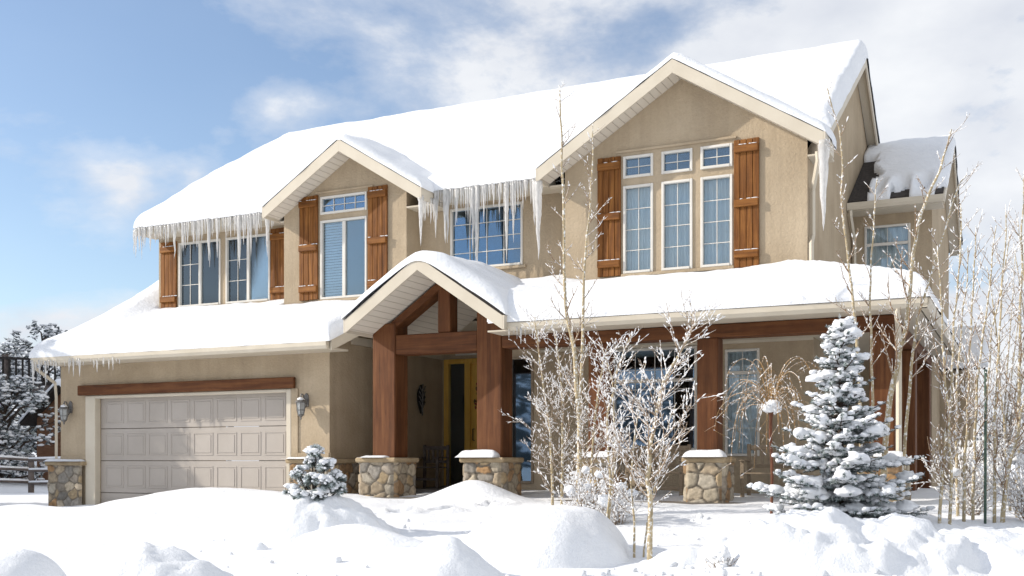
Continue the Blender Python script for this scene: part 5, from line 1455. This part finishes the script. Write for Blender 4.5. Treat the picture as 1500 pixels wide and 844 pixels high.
# ------------------------------------------------------------------ light, sky, camera
SUN_AZ, SUN_EL = 67.0, 29.0      # degrees left of the facade's normal, degrees up
sd = Vector((-math.sin(R(SUN_AZ))*math.cos(R(SUN_EL)), -math.cos(R(SUN_AZ))*math.cos(R(SUN_EL)), math.sin(R(SUN_EL))))
sun = bpy.data.lights.new('sun', 'SUN'); sun.energy = 3.8; sun.angle = R(0.5); sun.color = (1.0, 0.93, 0.83)
so = bpy.data.objects.new('sun', sun); COL.objects.link(so)
so.rotation_euler = (-sd).to_track_quat('-Z', 'Y').to_euler()
wd = bpy.data.worlds.new('World'); scene.world = wd; wd.use_nodes = True
nt = wd.node_tree; nt.nodes.clear(); N = NT(nt)
out = nt.nodes.new('ShaderNodeOutputWorld'); bg = nt.nodes.new('ShaderNodeBackground')
sky = nt.nodes.new('ShaderNodeTexSky'); sky.sky_type = 'NISHITA'; sky.sun_disc = False
sky.sun_elevation = R(SUN_EL); sky.sun_rotation = math.atan2(sd.x, sd.y); sky.altitude = 200; sky.air_density = 1.0; sky.dust_density = 1.0; sky.ozone_density = 2.0
tc = nt.nodes.new('ShaderNodeTexCoord')
mp = nt.nodes.new('ShaderNodeMapping'); mp.inputs['Scale'].default_value = (1.0, 1.0, 1.9); mp.inputs['Location'].default_value = (0.35, 0.2, 0.1)
nt.links.new(tc.outputs['Generated'], mp.inputs['Vector'])
sx = nt.nodes.new('ShaderNodeSeparateXYZ'); nt.links.new(tc.outputs['Generated'], sx.inputs[0])
nA = nt.nodes.new('ShaderNodeTexNoise'); nA.inputs['Scale'].default_value = 4.6; nA.inputs['Detail'].default_value = 11; nA.inputs['Roughness'].default_value = 0.60; nA.inputs['Distortion'].default_value = 0.12
nt.links.new(mp.outputs[0], nA.inputs['Vector'])
# cloud cover: more to the east (+x) side of the view, thin towards the west, a bank low on the horizon
cov = N.math('ADD', N.math('MULTIPLY', sx.outputs['X'], 0.46), 0.235)
cov = N.math('MINIMUM', cov, 0.22)
low = N.math('MULTIPLY', N.math('SUBTRACT', 0.150, sx.outputs['Z']), 13.0)
low = N.math('MINIMUM', N.math('MAXIMUM', low, 0.0), 0.36)
for (px, py, pz, rr, am) in ((-0.688, 0.686, 0.235, 0.045, 0.17), (-0.648, 0.721, 0.248, 0.032, 0.16), (-0.587, 0.750, 0.304, 0.04, 0.14)):
    vd = nt.nodes.new('ShaderNodeVectorMath'); vd.operation = 'DISTANCE'
    nt.links.new(tc.outputs['Generated'], vd.inputs[0]); vd.inputs[1].default_value = (px, py, pz)
    q = N.math('MAXIMUM', N.math('SUBTRACT', 1.0, N.math('DIVIDE', vd.outputs['Value'], rr)), 0.0)
    low = N.math('ADD', low, N.math('MULTIPLY', q, am))
tot = N.math('ADD', nA.outputs['Fac'], N.math('ADD', cov, low))
fac = N.ramp(tot, [(0.46, (0.06,)*3), (0.58, (0.42,)*3), (0.68, (0.96,)*3)])
nB = nt.nodes.new('ShaderNodeTexNoise'); nB.inputs['Scale'].default_value = 9; nB.inputs['Detail'].default_value = 6
nt.links.new(mp.outputs[0], nB.inputs['Vector'])
cc = N.ramp(nB.outputs['Fac'], [(0.3, (4.1, 4.3, 4.75)), (0.7, (5.5, 5.6, 5.75))])
mix = N.mixc(fac, sky.outputs[0], cc)
nt.links.new(mix, bg.inputs['Color']); bg.inputs['Strength'].default_value = 0.15
nt.links.new(bg.outputs[0], out.inputs['Surface'])

cam = bpy.data.cameras.new('camera'); co = bpy.data.objects.new('camera', cam); COL.objects.link(co)
co.location = (0, 0, 1.05); co.rotation_euler = (R(90), 0, R(25.5))
cam.sensor_fit = 'HORIZONTAL'; cam.sensor_width = 36.0; cam.lens = 37.8; cam.shift_y = 0.1687; cam.clip_start = 0.1; cam.clip_end = 3000
scene.camera = co
vs = scene.view_settings; vs.view_transform = 'Standard'; vs.look = 'None'; vs.exposure = 0.22; vs.gamma = 1.0; vs.use_curve_mapping = False
scene.cycles.max_bounces = 7; scene.cycles.diffuse_bounces = 3; scene.cycles.transparent_max_bounces = 12; scene.cycles.glossy_bounces = 3
scene.cycles.use_denoising = True
